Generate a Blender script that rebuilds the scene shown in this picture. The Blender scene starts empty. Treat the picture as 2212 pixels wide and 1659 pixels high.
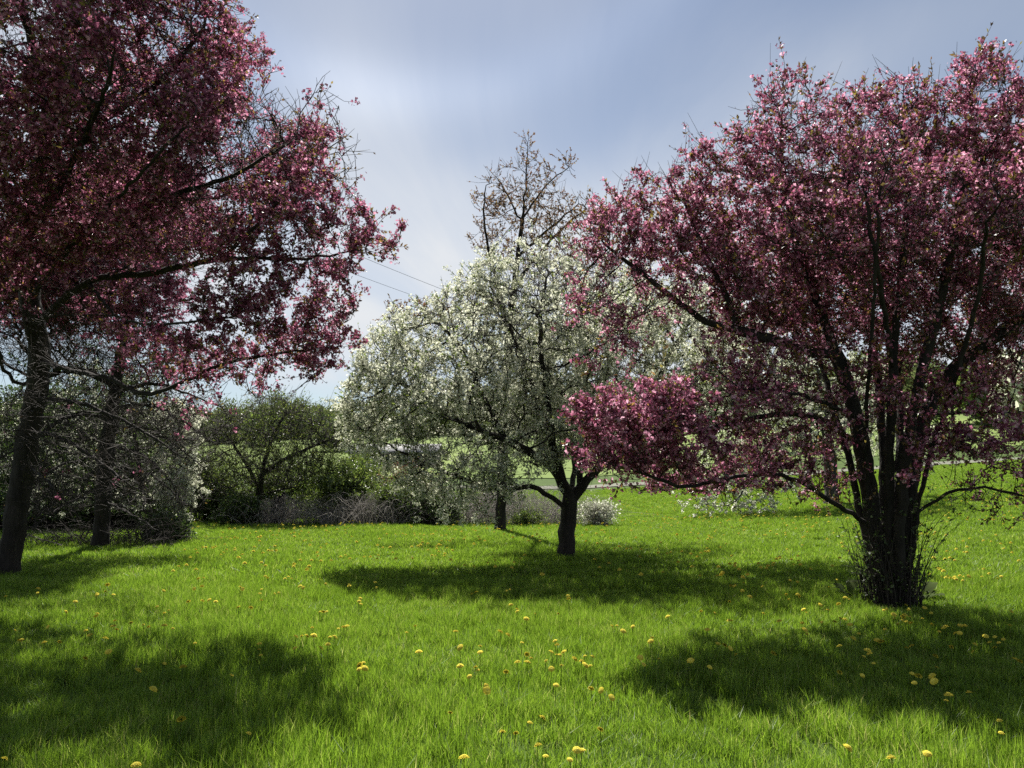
import bpy, math, random
import numpy as np
from mathutils import Vector
rng = np.random.default_rng(7)
random.seed(7)
sc = bpy.context.scene
COL = sc.collection
PI = math.pi

# ------------------------------------------------------------------ camera
CAM_H, PITCH = 1.6, math.radians(6.8)
cam_d = bpy.data.cameras.new('camera')
cam_d.sensor_width = 36.0
cam_d.lens = 36.0 * 1661.0 / 2212.0
cam_d.clip_start, cam_d.clip_end = 0.05, 6000.0
cam = bpy.data.objects.new('camera', cam_d)
COL.objects.link(cam)
cam.location = (0, 0, CAM_H)
cam.rotation_euler = (PI / 2 + PITCH, 0, 0)
sc.camera = cam

# ------------------------------------------------------------------ sky, sun, exposure
SUN_EL, SUN_AZ = math.radians(51), math.radians(-9)      # azimuth from +Y towards +X
SUN_DIR = Vector((math.cos(SUN_EL) * math.sin(SUN_AZ), math.cos(SUN_EL) * math.cos(SUN_AZ), math.sin(SUN_EL)))
world = bpy.data.worlds.new('World')
sc.world = world
world.use_nodes = True
nt = world.node_tree
nt.nodes.clear()
def N(tree, kind, **kw):
    n = tree.nodes.new(kind)
    for k, v in kw.items():
        setattr(n, k, v)
    return n
def L(tree, a, b):
    tree.links.new(a, b)
def math_node(tree, op, a, b=None, c=None, clamp=False):
    n = N(tree, 'ShaderNodeMath', operation=op, use_clamp=clamp)
    for i, v in enumerate((a, b, c)):
        if v is None:
            continue
        if hasattr(v, 'links'):
            L(tree, v, n.inputs[i])
        else:
            n.inputs[i].default_value = v
    return n.outputs[0]
w_out = N(nt, 'ShaderNodeOutputWorld')
bg = N(nt, 'ShaderNodeBackground')
bg.inputs['Strength'].default_value = 0.05
sky = N(nt, 'ShaderNodeTexSky', sky_type='NISHITA')
sky.sun_disc = False
sky.sun_elevation = SUN_EL
sky.sun_rotation = SUN_AZ
sky.air_density, sky.dust_density, sky.ozone_density = 1.0, 0.3, 2.0
# thin high cloud, laid out on a plane far overhead
tc = N(nt, 'ShaderNodeTexCoord')
sep = N(nt, 'ShaderNodeSeparateXYZ')
L(nt, tc.outputs['Generated'], sep.inputs[0])
zc = math_node(nt, 'ADD', math_node(nt, 'MAXIMUM', sep.outputs[2], 0.0), 0.16)
cx = math_node(nt, 'DIVIDE', sep.outputs[0], zc)
cy = math_node(nt, 'DIVIDE', sep.outputs[1], zc)
comb = N(nt, 'ShaderNodeCombineXYZ')
L(nt, cx, comb.inputs[0]); L(nt, cy, comb.inputs[1])
def cloud_noise(loc, rot, scale, freq, detail, rough, dist, lo, hi):
    mp = N(nt, 'ShaderNodeMapping')
    mp.inputs['Location'].default_value = loc
    mp.inputs['Rotation'].default_value = (0, 0, math.radians(rot))
    mp.inputs['Scale'].default_value = scale
    L(nt, comb.outputs[0], mp.inputs[0])
    n1 = N(nt, 'ShaderNodeTexNoise')
    n1.inputs['Scale'].default_value = freq
    n1.inputs['Detail'].default_value = detail
    n1.inputs['Roughness'].default_value = rough
    n1.inputs['Distortion'].default_value = dist
    L(nt, mp.outputs[0], n1.inputs['Vector'])
    mr = N(nt, 'ShaderNodeMapRange', interpolation_type='SMOOTHSTEP')
    mr.inputs[1].default_value = lo; mr.inputs[2].default_value = hi
    L(nt, n1.outputs['Fac'], mr.inputs[0])
    return mr.outputs[0]
veil = cloud_noise((-2.67, -0.84, 0), 20, (1, 0.6, 1), 0.62, 3, 0.5, 0.3, 0.40, 0.66)
streak = cloud_noise((-13.61, 9.38, 0), 20, (1.0, 0.34, 1), 1.5, 8, 0.56, 0.8, 0.36, 0.75)
cfac = math_node(nt, 'ADD', math_node(nt, 'MULTIPLY', veil, math_node(nt, 'MULTIPLY_ADD', streak, 0.45, 0.5)), math_node(nt, 'MULTIPLY_ADD', streak, 0.14, 0.05), clamp=True)
skg = N(nt, 'ShaderNodeHueSaturation')
skg.inputs['Saturation'].default_value = 0.86
skg.inputs['Value'].default_value = 0.84
L(nt, sky.outputs[0], skg.inputs['Color'])
mx = N(nt, 'ShaderNodeMix', data_type='RGBA')
L(nt, cfac, mx.inputs['Factor'])
L(nt, skg.outputs[0], mx.inputs[6])
mx.inputs[7].default_value = (7.3, 7.5, 7.75, 1)
vd = N(nt, 'ShaderNodeVectorMath', operation='DOT_PRODUCT')
nrmv = N(nt, 'ShaderNodeVectorMath', operation='NORMALIZE')
L(nt, tc.outputs['Generated'], nrmv.inputs[0])
L(nt, nrmv.outputs[0], vd.inputs[0])
vd.inputs[1].default_value = SUN_DIR
ang_ = math_node(nt, 'ARCCOSINE', vd.outputs['Value'])
off_ = math_node(nt, 'DIVIDE', math_node(nt, 'SUBTRACT', ang_, math.radians(23.5)), math.radians(2.2))
ring = math_node(nt, 'POWER', 2.718, math_node(nt, 'MULTIPLY', math_node(nt, 'MULTIPLY', off_, off_), -1.0))
gain = math_node(nt, 'MULTIPLY_ADD', math_node(nt, 'MULTIPLY', ring, math_node(nt, 'MULTIPLY_ADD', cfac, 0.8, 0.1)), 0.45, 1.0)
hm = N(nt, 'ShaderNodeVectorMath', operation='SCALE')
L(nt, mx.outputs[2], hm.inputs[0]); L(nt, gain, hm.inputs['Scale'])
L(nt, hm.outputs[0], bg.inputs['Color'])
L(nt, bg.outputs[0], w_out.inputs[0])

sun_d = bpy.data.lights.new('sun', 'SUN')
sun_d.energy = 5.0
sun_d.angle = math.radians(0.53)
sun_d.color = (1.0, 0.955, 0.88)
sun = bpy.data.objects.new('sun', sun_d)
COL.objects.link(sun)
sun.location = (-8, 40, 60)
sun.rotation_euler = (-SUN_DIR).to_track_quat('-Z', 'Y').to_euler()

sc.view_settings.view_transform = 'Standard'
sc.view_settings.look = 'None'
sc.view_settings.gamma = 1.0
sc.view_settings.use_curve_mapping = False
sc.view_settings.exposure = 1.15
sc.render.engine = 'CYCLES'
sc.cycles.max_bounces = 3
sc.cycles.diffuse_bounces = 1
sc.cycles.glossy_bounces = 2
sc.cycles.transmission_bounces = 2
sc.cycles.use_denoising = False

# ------------------------------------------------------------------ helpers: places
F = 1661.0
_c, _s = math.cos(PITCH), math.sin(PITCH)
def at(px, py, Y):
    """point at distance Y ahead that the photograph (2212 x 1659) shows at px, py"""
    u, v = (px - 1106.0) / F, (829.5 - py) / F
    d = np.array([u, _c - v * _s, _s + v * _c])
    return np.array([0, 0, CAM_H]) + d * (Y / d[1])
HY = np.array([-50, 0, 25, 50, 80, 120, 160, 250, 340, 600, 4000.0])
HZ = np.array([0, 0, 0, 0.35, 2.0, 5.5, 8.5, 14, 13, 4, 0.0])
def sstep(a, b, x):
    t = np.clip((x - a) / (b - a), 0, 1)
    return t * t * (3 - 2 * t)
def ground_z(x, y):
    x = np.asarray(x, float); y = np.asarray(y, float)
    z = sum(np.interp(y + o, HY, HZ) for o in (-8, -4, 0, 4, 8)) / 5 * sstep(20, 34, y)
    z = z + 0.072 * np.minimum(np.maximum(x - 5, 0), 95) * sstep(13, 30, y) * sstep(900, 300, y)
    z = z + 0.035 * np.sin(x * 0.55 + 1) * np.sin(y * 0.42) * sstep(3, 8, y)
    z = z + 2.2 * np.sin(x * 0.013 + 0.6) * sstep(120, 230, y) * sstep(900, 400, y)
    return z
def on_ground(px, py, lift=0.0):
    Y = 6.0
    for _ in range(60):
        p = at(px, py, 1.0) - np.array([0, 0, CAM_H])
        g = float(ground_z(p[0] * Y, Y)) + lift
        t = (g - CAM_H) / p[2] if p[2] < -1e-4 else 80.0
        Y = 0.5 * Y + 0.5 * min(max(t, 2.0), 90.0)
    return np.array([p[0] * Y, Y, float(ground_z(p[0] * Y, Y))])

# ------------------------------------------------------------------ helpers: meshes
def make_mesh(name, parts, mats, smooth=False, attrs=None):
    """parts: list of (V (n,3), F (m,k) int, tint (n,) or None, material index)"""
    me = bpy.data.meshes.new(name)
    Vs, loops, totals, mi, tint = [], [], [], [], []
    off = 0
    for V, Fc, t, m in parts:
        if len(V) == 0:
            continue
        V = np.asarray(V, np.float32)
        Vs.append(V)
        tint.append(np.zeros(len(V), np.float32) if t is None else np.asarray(t, np.float32))
        if Fc is not None and len(Fc):
            Fc = np.asarray(Fc, np.int32)
            loops.append((Fc + off).ravel())
            totals.append(np.full(len(Fc), Fc.shape[1], np.int32))
            mi.append(np.full(len(Fc), m, np.int32))
        off += len(V)
    Vs = np.concatenate(Vs); loops = np.concatenate(loops); totals = np.concatenate(totals)
    mi = np.concatenate(mi); tint = np.concatenate(tint)
    me.vertices.add(len(Vs)); me.vertices.foreach_set('co', Vs.ravel())
    me.loops.add(len(loops)); me.loops.foreach_set('vertex_index', loops)
    me.polygons.add(len(totals))
    starts = np.concatenate([[0], np.cumsum(totals)[:-1]]).astype(np.int32)
    me.polygons.foreach_set('loop_start', starts)
    me.polygons.foreach_set('loop_total', totals)
    me.polygons.foreach_set('material_index', mi)
    if smooth:
        me.polygons.foreach_set('use_smooth', np.ones(len(totals), bool))
    a = me.attributes.new('tint', 'FLOAT', 'POINT')
    a.data.foreach_set('value', tint)
    for m in (mats if isinstance(mats, (list, tuple)) else [mats]):
        me.materials.append(m)
    me.update(calc_edges=True)
    return me
def obj(name, me, parent=None, loc=None, **props):
    o = bpy.data.objects.new(name, me)
    COL.objects.link(o)
    if parent is not None:
        o.parent = parent
    if loc is not None:
        o.location = loc
    for k, v in props.items():
        o[k] = v
    return o
def thing(name, label, category, loc=(0, 0, 0), group=None, rz=0.0):
    o = bpy.data.objects.new(name, None)
    COL.objects.link(o)
    o.empty_display_size = 0.2
    o.location = loc
    o.rotation_euler = (0, 0, rz)
    o['label'] = label; o['category'] = category
    if group:
        o['group'] = group
    return o
def unit(v):
    return v / np.maximum(np.linalg.norm(v, axis=-1, keepdims=True), 1e-9)
def rdir(n):
    return unit(rng.normal(size=(n, 3)))
REF = unit(np.array([0.31, 0.92, 0.23]))
REF2 = unit(np.array([0.95, -0.2, 0.21]))
def frames(t):
    r = np.where(np.abs(t @ REF)[:, None] > 0.96, REF2, REF)
    u = unit(np.cross(t, r))
    return u, np.cross(t, u)
def tubes(A, B, tA, tB, rA, rB, k, knob=0.0):
    """open prisms from A to B"""
    n = len(A)
    ang = np.arange(k) * 2 * PI / k
    out = []
    for P, T, R in ((A, tA, rA), (B, tB, rB)):
        u, v = frames(T)
        rr = np.repeat(np.asarray(R, float)[:, None], k, 1)
        if knob:
            for f, q in ((5.0, 0.6), (13.0, 0.4)):
                rr = rr * (1 + knob * q * np.sin(P[:, 2:3] * f + ang[None] * 3 + P[:, :1] * 7 + f))
            rr = rr * (1 + knob * 0.8 * np.sin(ang[None] * 5 + P[:, 2:3] * 1.3))
        out.append(P[:, None] + rr[..., None] * (np.cos(ang)[None, :, None] * u[:, None] + np.sin(ang)[None, :, None] * v[:, None]))
    V = np.stack(out, 1).reshape(-1, 3)
    b = (np.arange(n) * 2 * k)[:, None]
    i = np.arange(k)[None]; j = (i + 1) % k
    Fc = np.stack([b + i, b + j, b + k + j, b + k + i], -1).reshape(-1, 4)
    return V, Fc
def box(c, s, rz=0.0):
    s = np.asarray(s) / 2
    V = np.array([[x, y, z] for z in (-1, 1) for y in (-1, 1) for x in (-1, 1)], float) * s
    ca, sa = math.cos(rz), math.sin(rz)
    V = np.stack([V[:, 0] * ca - V[:, 1] * sa, V[:, 0] * sa + V[:, 1] * ca, V[:, 2]], 1) + np.asarray(c)
    Fc = np.array([[0, 2, 3, 1], [4, 5, 7, 6], [0, 1, 5, 4], [2, 6, 7, 3], [0, 4, 6, 2], [1, 3, 7, 5]])
    return V, Fc

# ------------------------------------------------------------------ materials
def ramp(tree, fac, stops):
    n = N(tree, 'ShaderNodeValToRGB')
    e = n.color_ramp.elements
    while len(e) < len(stops):
        e.new(0.5)
    for i, (p, c) in enumerate(stops):
        e[i].position = p
        e[i].color = (*c, 1)
    L(tree, fac, n.inputs[0])
    return n.outputs[0]
def leaf_mat(name, stops, transl=0.45, tgain=1.4, gloss=0.0, rough=0.5, patch=0.0, patch_scale=0.8):
    m = bpy.data.materials.new(name)
    m.use_nodes = True
    t = m.node_tree
    t.nodes.clear()
    out = N(t, 'ShaderNodeOutputMaterial')
    a = N(t, 'ShaderNodeAttribute', attribute_name='tint')
    fac = a.outputs['Fac']
    if patch:
        g = N(t, 'ShaderNodeNewGeometry')
        no = N(t, 'ShaderNodeTexNoise')
        no.inputs['Scale'].default_value = patch_scale
        no.inputs['Detail'].default_value = 3
        L(t, g.outputs['Position'], no.inputs['Vector'])
        sh = math_node(t, 'MULTIPLY_ADD', no.outputs['Fac'], patch * 2, -patch)
        fac = math_node(t, 'ADD', fac, sh, clamp=True)
    col = ramp(t, fac, stops)
    d = N(t, 'ShaderNodeBsdfDiffuse')
    L(t, col, d.inputs['Color'])
    tr = N(t, 'ShaderNodeBsdfTranslucent')
    gm = N(t, 'ShaderNodeMix', data_type='RGBA', blend_type='MULTIPLY')
    gm.inputs['Factor'].default_value = 1.0
    L(t, col, gm.inputs[6])
    tg = tgain if isinstance(tgain, tuple) else (tgain,) * 3
    gm.inputs[7].default_value = (*tg, 1)
    L(t, gm.outputs[2], tr.inputs['Color'])
    mix = N(t, 'ShaderNodeMixShader')
    mix.inputs[0].default_value = transl
    L(t, d.outputs[0], mix.inputs[1]); L(t, tr.outputs[0], mix.inputs[2])
    last = mix.outputs[0]
    if gloss:
        gl = N(t, 'ShaderNodeBsdfGlossy')
        gl.inputs['Roughness'].default_value = rough
        gl.inputs['Color'].default_value = (1, 1, 1, 1)
        mg = N(t, 'ShaderNodeMixShader')
        mg.inputs[0].default_value = gloss * 0.12
        L(t, last, mg.inputs[1]); L(t, gl.outputs[0], mg.inputs[2])
        last = mg.outputs[0]
    L(t, last, out.inputs[0])
    return m
def solid_mat(name, stops, scale=3.0, rough=0.85, stretch=(1, 1, 1), bump=0.0, bump_scale=None, detail=6, spec=0.3):
    m = bpy.data.materials.new(name)
    m.use_nodes = True
    t = m.node_tree
    p = t.nodes['Principled BSDF']
    p.inputs['Roughness'].default_value = rough
    p.inputs['Specular IOR Level'].default_value = spec
    g = N(t, 'ShaderNodeNewGeometry')
    mp = N(t, 'ShaderNodeMapping')
    mp.inputs['Scale'].default_value = stretch
    L(t, g.outputs['Position'], mp.inputs[0])
    no = N(t, 'ShaderNodeTexNoise')
    no.inputs['Scale'].default_value = scale
    no.inputs['Detail'].default_value = detail
    no.inputs['Roughness'].default_value = 0.6
    L(t, mp.outputs[0], no.inputs['Vector'])
    L(t, ramp(t, no.outputs['Fac'], stops), p.inputs['Base Color'])
    if bump:
        n2 = N(t, 'ShaderNodeTexNoise')
        n2.inputs['Scale'].default_value = bump_scale or scale * 3
        n2.inputs['Detail'].default_value = 5
        L(t, mp.outputs[0], n2.inputs['Vector'])
        b = N(t, 'ShaderNodeBump')
        b.inputs['Strength'].default_value = bump
        b.inputs['Distance'].default_value = 0.03
        L(t, n2.outputs['Fac'], b.inputs['Height'])
        L(t, b.outputs[0], p.inputs['Normal'])
    return m

M = {}
M['bark'] = solid_mat('bark', [(0.3, (0.012, 0.010, 0.009)), (0.7, (0.042, 0.035, 0.030))], 9, 0.9, (1, 1, 0.22), 0.9, 22)
M['bark_grey'] = solid_mat('bark_grey', [(0.3, (0.03, 0.028, 0.025)), (0.7, (0.085, 0.078, 0.07))], 9, 0.9, (1, 1, 0.22), 0.9, 22)
M['twig'] = solid_mat('twig', [(0.3, (0.018, 0.014, 0.012)), (0.7, (0.06, 0.048, 0.04))], 30, 0.8)
M['dead_twig'] = solid_mat('dead_twig', [(0.3, (0.10, 0.085, 0.075)), (0.7, (0.30, 0.27, 0.25))], 8, 0.75)
M['cane'] = solid_mat('cane', [(0.3, (0.15, 0.13, 0.115)), (0.7, (0.42, 0.385, 0.35))], 6, 0.75)
M['petal_pink'] = leaf_mat('petal_pink', [(0.0, (0.075, 0.020, 0.034)), (0.3, (0.23, 0.066, 0.112)), (0.6, (0.46, 0.180, 0.270)), (0.85, (0.66, 0.35, 0.45)), (1.0, (0.84, 0.60, 0.68))], 0.49, (1.14, 1.05, 1.12), patch=0.2, patch_scale=1.6)
M['leaf_bronze'] = leaf_mat('leaf_bronze', [(0.0, (0.06, 0.035, 0.018)), (0.5, (0.13, 0.075, 0.025)), (0.8, (0.17, 0.15, 0.03)), (1.0, (0.30, 0.15, 0.05))], 0.42, 1.5, 0.5, 0.4)
M['petal_white'] = leaf_mat('petal_white', [(0.0, (0.40, 0.42, 0.30)), (0.5, (0.66, 0.675, 0.56)), (1.0, (0.84, 0.84, 0.76))], 0.54, (1.06, 1.06, 0.98))
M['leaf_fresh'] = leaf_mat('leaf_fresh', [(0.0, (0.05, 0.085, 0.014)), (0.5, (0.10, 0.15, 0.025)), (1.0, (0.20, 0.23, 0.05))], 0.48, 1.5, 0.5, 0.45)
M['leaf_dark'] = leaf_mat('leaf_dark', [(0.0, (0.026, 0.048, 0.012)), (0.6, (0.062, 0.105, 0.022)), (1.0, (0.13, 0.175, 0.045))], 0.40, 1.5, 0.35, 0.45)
M['leaf_red'] = leaf_mat('leaf_red', [(0.0, (0.10, 0.05, 0.035)), (0.6, (0.19, 0.10, 0.055)), (1.0, (0.24, 0.19, 0.07))], 0.42, 1.4, 0.3)
M['leaf_far'] = leaf_mat('leaf_far', [(0.0, (0.045, 0.065, 0.028)), (0.5, (0.11, 0.14, 0.05)), (1.0, (0.20, 0.22, 0.08))], 0.40, 1.4)
GR = [(0.0, (0.022, 0.042, 0.004)), (0.4, (0.112, 0.205, 0.016)), (0.85, (0.208, 0.318, 0.036)), (1.0, (0.36, 0.36, 0.15))]
M['grass'] = leaf_mat('grass', GR, 0.52, (1.50, 1.48, 1.15), 0.2, 0.5, patch=0.2, patch_scale=0.7)
M['ground'] = solid_mat('ground', [(0.3, (0.028, 0.048, 0.010)), (0.7, (0.070, 0.115, 0.020))], 1.4, 0.95, bump=0.4, spec=0.1)
M['field'] = solid_mat('field', [(0.3, (0.10, 0.15, 0.035)), (0.7, (0.16, 0.21, 0.055))], 0.11, 0.95, (1, 0.25, 1), bump=0.4, bump_scale=2, spec=0.1)
M['road'] = solid_mat('road', [(0.3, (0.085, 0.09, 0.06)), (0.7, (0.15, 0.15, 0.11))], 1.2, 0.9)
M['dandelion'] = leaf_mat('dandelion', [(0.0, (0.62, 0.48, 0.04)), (0.5, (0.76, 0.64, 0.08)), (1.0, (0.84, 0.76, 0.16))], 0.22, 1.0)
M['stem'] = leaf_mat('stem', [(0.0, (0.09, 0.13, 0.03)), (1.0, (0.20, 0.19, 0.07))], 0.35, 1.2)
M['roof'] = solid_mat('roof', [(0.3, (0.20, 0.195, 0.19)), (0.7, (0.27, 0.265, 0.26))], 0.8, 0.75, spec=0.3)
M['barn_wall'] = solid_mat('barn_wall', [(0.3, (0.16, 0.155, 0.165)), (0.7, (0.26, 0.25, 0.26))], 1.2, 0.8, (3, 3, 0.2))
M['barn_dark'] = solid_mat('barn_dark', [(0.3, (0.03, 0.03, 0.035)), (0.7, (0.06, 0.06, 0.07))], 1.2, 0.6)
M['wire'] = solid_mat('wire', [(0.3, (0.03, 0.03, 0.03)), (0.7, (0.05, 0.05, 0.05))], 1.2, 0.6)
M['wood_pole'] = solid_mat('wood_pole', [(0.3, (0.12, 0.10, 0.085)), (0.7, (0.22, 0.19, 0.16))], 6, 0.9, (1, 1, 0.1), 0.4)

# ------------------------------------------------------------------ ground
xs = np.concatenate([-np.geomspace(60, 2500, 26)[::-1], np.linspace(-58, -22, 19), np.linspace(-20, 20, 81), np.linspace(22, 58, 19), np.geomspace(60, 2500, 26)])
ys = np.concatenate([-np.geomspace(4, 2500, 16)[::-1], np.linspace(-2, 30, 65), np.linspace(31, 110, 60), np.geomspace(112, 3500, 50)])
def sheet(xs, ys, lift=0.0):
    X, Y = np.meshgrid(xs, ys)
    V = np.stack([X, Y, ground_z(X, Y) + lift], -1).reshape(-1, 3)
    w = len(xs)
    i, j = np.meshgrid(np.arange(len(xs) - 1), np.arange(len(ys) - 1))
    a = (j * w + i).ravel()
    return V, np.stack([a, a + 1, a + 1 + w, a + w], 1)
V, Fc = sheet(xs, ys)
obj('ground', make_mesh('ground', [(V, Fc, None, 0)], M['ground'], True), kind='structure')
V, Fc = sheet(np.linspace(-160, 190, 71), np.linspace(68, 190, 42), 0.06)
obj('field', make_mesh('field', [(V, Fc, None, 0)], M['field'], True), kind='structure')
def strip(p0, p1, w, n, lift):
    t = np.linspace(0, 1, n)[:, None]
    c = np.asarray(p0)[None] * (1 - t) + np.asarray(p1)[None] * t
    d = unit(np.asarray(p1, float) - np.asarray(p0, float))
    nrm = np.array([-d[1], d[0]])
    V = []
    for q in (-1, -0.33, 0.33, 1):
        P = c + nrm * q * w / 2
        V.append(np.concatenate([P, (ground_z(P[:, 0], P[:, 1]) + lift)[:, None]], 1))
    V = np.stack(V, 1).reshape(-1, 3)
    a = (np.arange(n - 1)[:, None] * 4 + np.arange(3)[None]).ravel()
    return V, np.stack([a, a + 1, a + 5, a + 4], 1)
V, Fc = strip((-4, 57), (75, 50), 3.0, 110, 0.05)
obj('road', make_mesh('road', [(V, Fc, None, 0)], M['road'], True), kind='structure')

# ------------------------------------------------------------------ instanced masses (grass, far woods): blade patches and their spots live in one mesh
_groups = {}
def scatter_group(nvar):
    if nvar in _groups:
        return _groups[nvar]
    name = 'scatter_%d' % nvar
    g = _groups[nvar] = bpy.data.node_groups.new(name, 'GeometryNodeTree')
    g.interface.new_socket('Geometry', in_out='INPUT', socket_type='NodeSocketGeometry')
    g.interface.new_socket('Geometry', in_out='OUTPUT', socket_type='NodeSocketGeometry')
    gi = N(g, 'NodeGroupInput'); go = N(g, 'NodeGroupOutput')
    def named(nm, dt):
        n = N(g, 'GeometryNodeInputNamedAttribute', data_type=dt)
        n.inputs['Name'].default_value = nm
        return n.outputs['Attribute']
    var = named('variant', 'INT')
    def pick(i):
        cmp_ = N(g, 'FunctionNodeCompare', data_type='INT', operation='EQUAL')
        L(g, var, cmp_.inputs[2])
        cmp_.inputs[3].default_value = i
        s = N(g, 'GeometryNodeSeparateGeometry', domain='POINT')
        L(g, gi.outputs[0], s.inputs[0]); L(g, cmp_.outputs[0], s.inputs['Selection'])
        return s.outputs[0]
    join = N(g, 'GeometryNodeJoinGeometry')
    for i in range(nvar):
        ti = N(g, 'GeometryNodeGeometryToInstance')
        L(g, pick(i), ti.inputs[0])
        L(g, ti.outputs[0], join.inputs[0])
    iop = N(g, 'GeometryNodeInstanceOnPoints')
    L(g, pick(-1), iop.inputs['Points'])
    L(g, join.outputs[0], iop.inputs['Instance'])
    iop.inputs['Pick Instance'].default_value = True
    L(g, named('pick', 'INT'), iop.inputs['Instance Index'])
    L(g, named('rot', 'FLOAT_VECTOR'), iop.inputs['Rotation'])
    cs = N(g, 'ShaderNodeCombineXYZ')
    sx = named('scl', 'FLOAT'); sz = named('sclz', 'FLOAT')
    L(g, sx, cs.inputs[0]); L(g, sx, cs.inputs[1]); L(g, sz, cs.inputs[2])
    L(g, cs.outputs[0], iop.inputs['Scale'])
    L(g, iop.outputs[0], go.inputs[0])
    return g
def scatter(name, variants, pts, rot, scl, sclz, mats, parent=None, **props):
    parts, var = [], []
    for i, ps in enumerate(variants):
        for p in ps:
            parts.append(p); var.append(np.full(len(p[0]), i, np.int32))
    parts.append((pts, None, None, 0)); var.append(np.full(len(pts), -1, np.int32))
    me = make_mesh(name, parts, mats)
    nv = sum(len(v) for v in var); n0 = nv - len(pts)
    def att(nm, dt, vals):
        a = me.attributes.new(nm, dt, 'POINT'); a.data.foreach_set('value', vals)
    att('variant', 'INT', np.concatenate(var))
    z = lambda v, dt: np.concatenate([np.zeros(n0), v]).astype(dt)
    att('pick', 'INT', z(rng.integers(0, len(variants), len(pts)), np.int32))
    rot = np.asarray(rot, np.float32)
    if rot.ndim == 1:
        rot = np.stack([0 * rot, 0 * rot, rot], 1)
    ra = me.attributes.new('rot', 'FLOAT_VECTOR', 'POINT')
    ra.data.foreach_set('vector', np.concatenate([np.zeros((n0, 3), np.float32), rot]).ravel())
    att('scl', 'FLOAT', z(scl, np.float32)); att('sclz', 'FLOAT', z(sclz, np.float32))
    o = obj(name, me, parent, **props)
    md = o.modifiers.new('scatter', 'NODES')
    md.node_group = scatter_group(len(variants))
    return o
def blades(n, half, h0, h1, w, lean=0.35, clump=6):
    cc = rng.uniform(-half, half, (clump, 2))
    p = rng.uniform(-half, half, (n, 2))
    q = rng.random(n) < 0.35
    p[q] = cc[rng.integers(0, clump, q.sum())] + rng.normal(size=(q.sum(), 2)) * half * 0.16
    d2 = ((p[:, None] - cc[None]) ** 2).sum(-1).min(1)
    h = rng.uniform(h0, h1, n) * (0.82 + 0.35 * np.exp(-d2 / (0.3 * half) ** 2))
    a = rng.uniform(0, 2 * PI, n)
    dirv = np.stack([np.cos(a), np.sin(a), 0 * a], 1)
    la = rng.uniform(0, 2 * PI, n)
    ln = np.abs(rng.normal(size=n)) * lean
    lv = np.stack([np.cos(la) * ln, np.sin(la) * ln, np.ones(n)], 1)
    b = np.concatenate([p, np.full((n, 1), -0.02)], 1)
    ww = (w * rng.uniform(0.7, 1.3, n))[:, None]
    m = b + lv * np.array([0.4, 0.4, 0.62]) * h[:, None]
    t = b + lv * np.array([1.25, 1.25, 1.0]) * h[:, None]
    V = np.stack([b - dirv * ww / 2, b + dirv * ww / 2, m + dirv * ww * 0.45, m - dirv * ww * 0.45, t], 1).reshape(-1, 3)
    o = np.arange(n) * 5
    tint = np.repeat(np.clip(rng.normal(0.5, 0.24, n), 0, 0.92) + (rng.random(n) < 0.012) * 0.5, 5)
    F4 = np.stack([o, o + 1, o + 2, o + 3], 1)
    F3 = np.stack([o + 3, o + 2, o + 4], 1)
    return [(V, F4, tint, 0), (V, F3, tint, 0)]
def grid_pts(y0, y1, step, xr):
    P = []
    y = y0
    while y < y1:
        half = xr(y)
        x = np.arange(-half, half, step)
        P.append(np.stack([x + rng.uniform(-.35, .35, len(x)) * step, np.full(len(x), y) + rng.uniform(-.35, .35, len(x)) * step], 1))
        y += step
    P = np.concatenate(P)
    return np.concatenate([P, ground_z(P[:, 0], P[:, 1])[:, None]], 1)
wd = lambda y: 0.72 * y + 1.5
pn = grid_pts(2.6, 11.5, 0.42, wd)
hn = 1.0 + 0.18 * np.sin(pn[:, 0] * 1.7 + 0.8 * pn[:, 1]) + 0.14 * np.sin(pn[:, 1] * 2.3 + 1 - pn[:, 0])
scatter('grass', [blades(1350, 0.30, 0.07, 0.16, 0.0036, 0.30) for _ in range(7)], pn, rng.uniform(0, 6.28, len(pn)), rng.uniform(0.95, 1.2, len(pn)), hn * rng.uniform(0.85, 1.15, len(pn)), M['grass'],
        kind='stuff', label='long green spring grass covering the meadow around the crabapple trees', category='grass')
pf = np.concatenate([grid_pts(11.5, 27, 0.62, wd), grid_pts(27, 52, 0.82, lambda y: 0.7 * y)])
hf = 1.0 + 0.15 * np.sin(pf[:, 0] * 1.1 + 0.5 * pf[:, 1])
scatter('meadow_grass', [blades(1100, 0.46, 0.08, 0.16, 0.009) for _ in range(6)], pf, rng.uniform(0, 6.28, len(pf)), rng.uniform(0.95, 1.2, len(pf)), hf * rng.uniform(0.8, 1.1, len(pf)), M['grass'],
        kind='stuff', label='green meadow grass running back to the hedgerow', category='grass')

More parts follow.
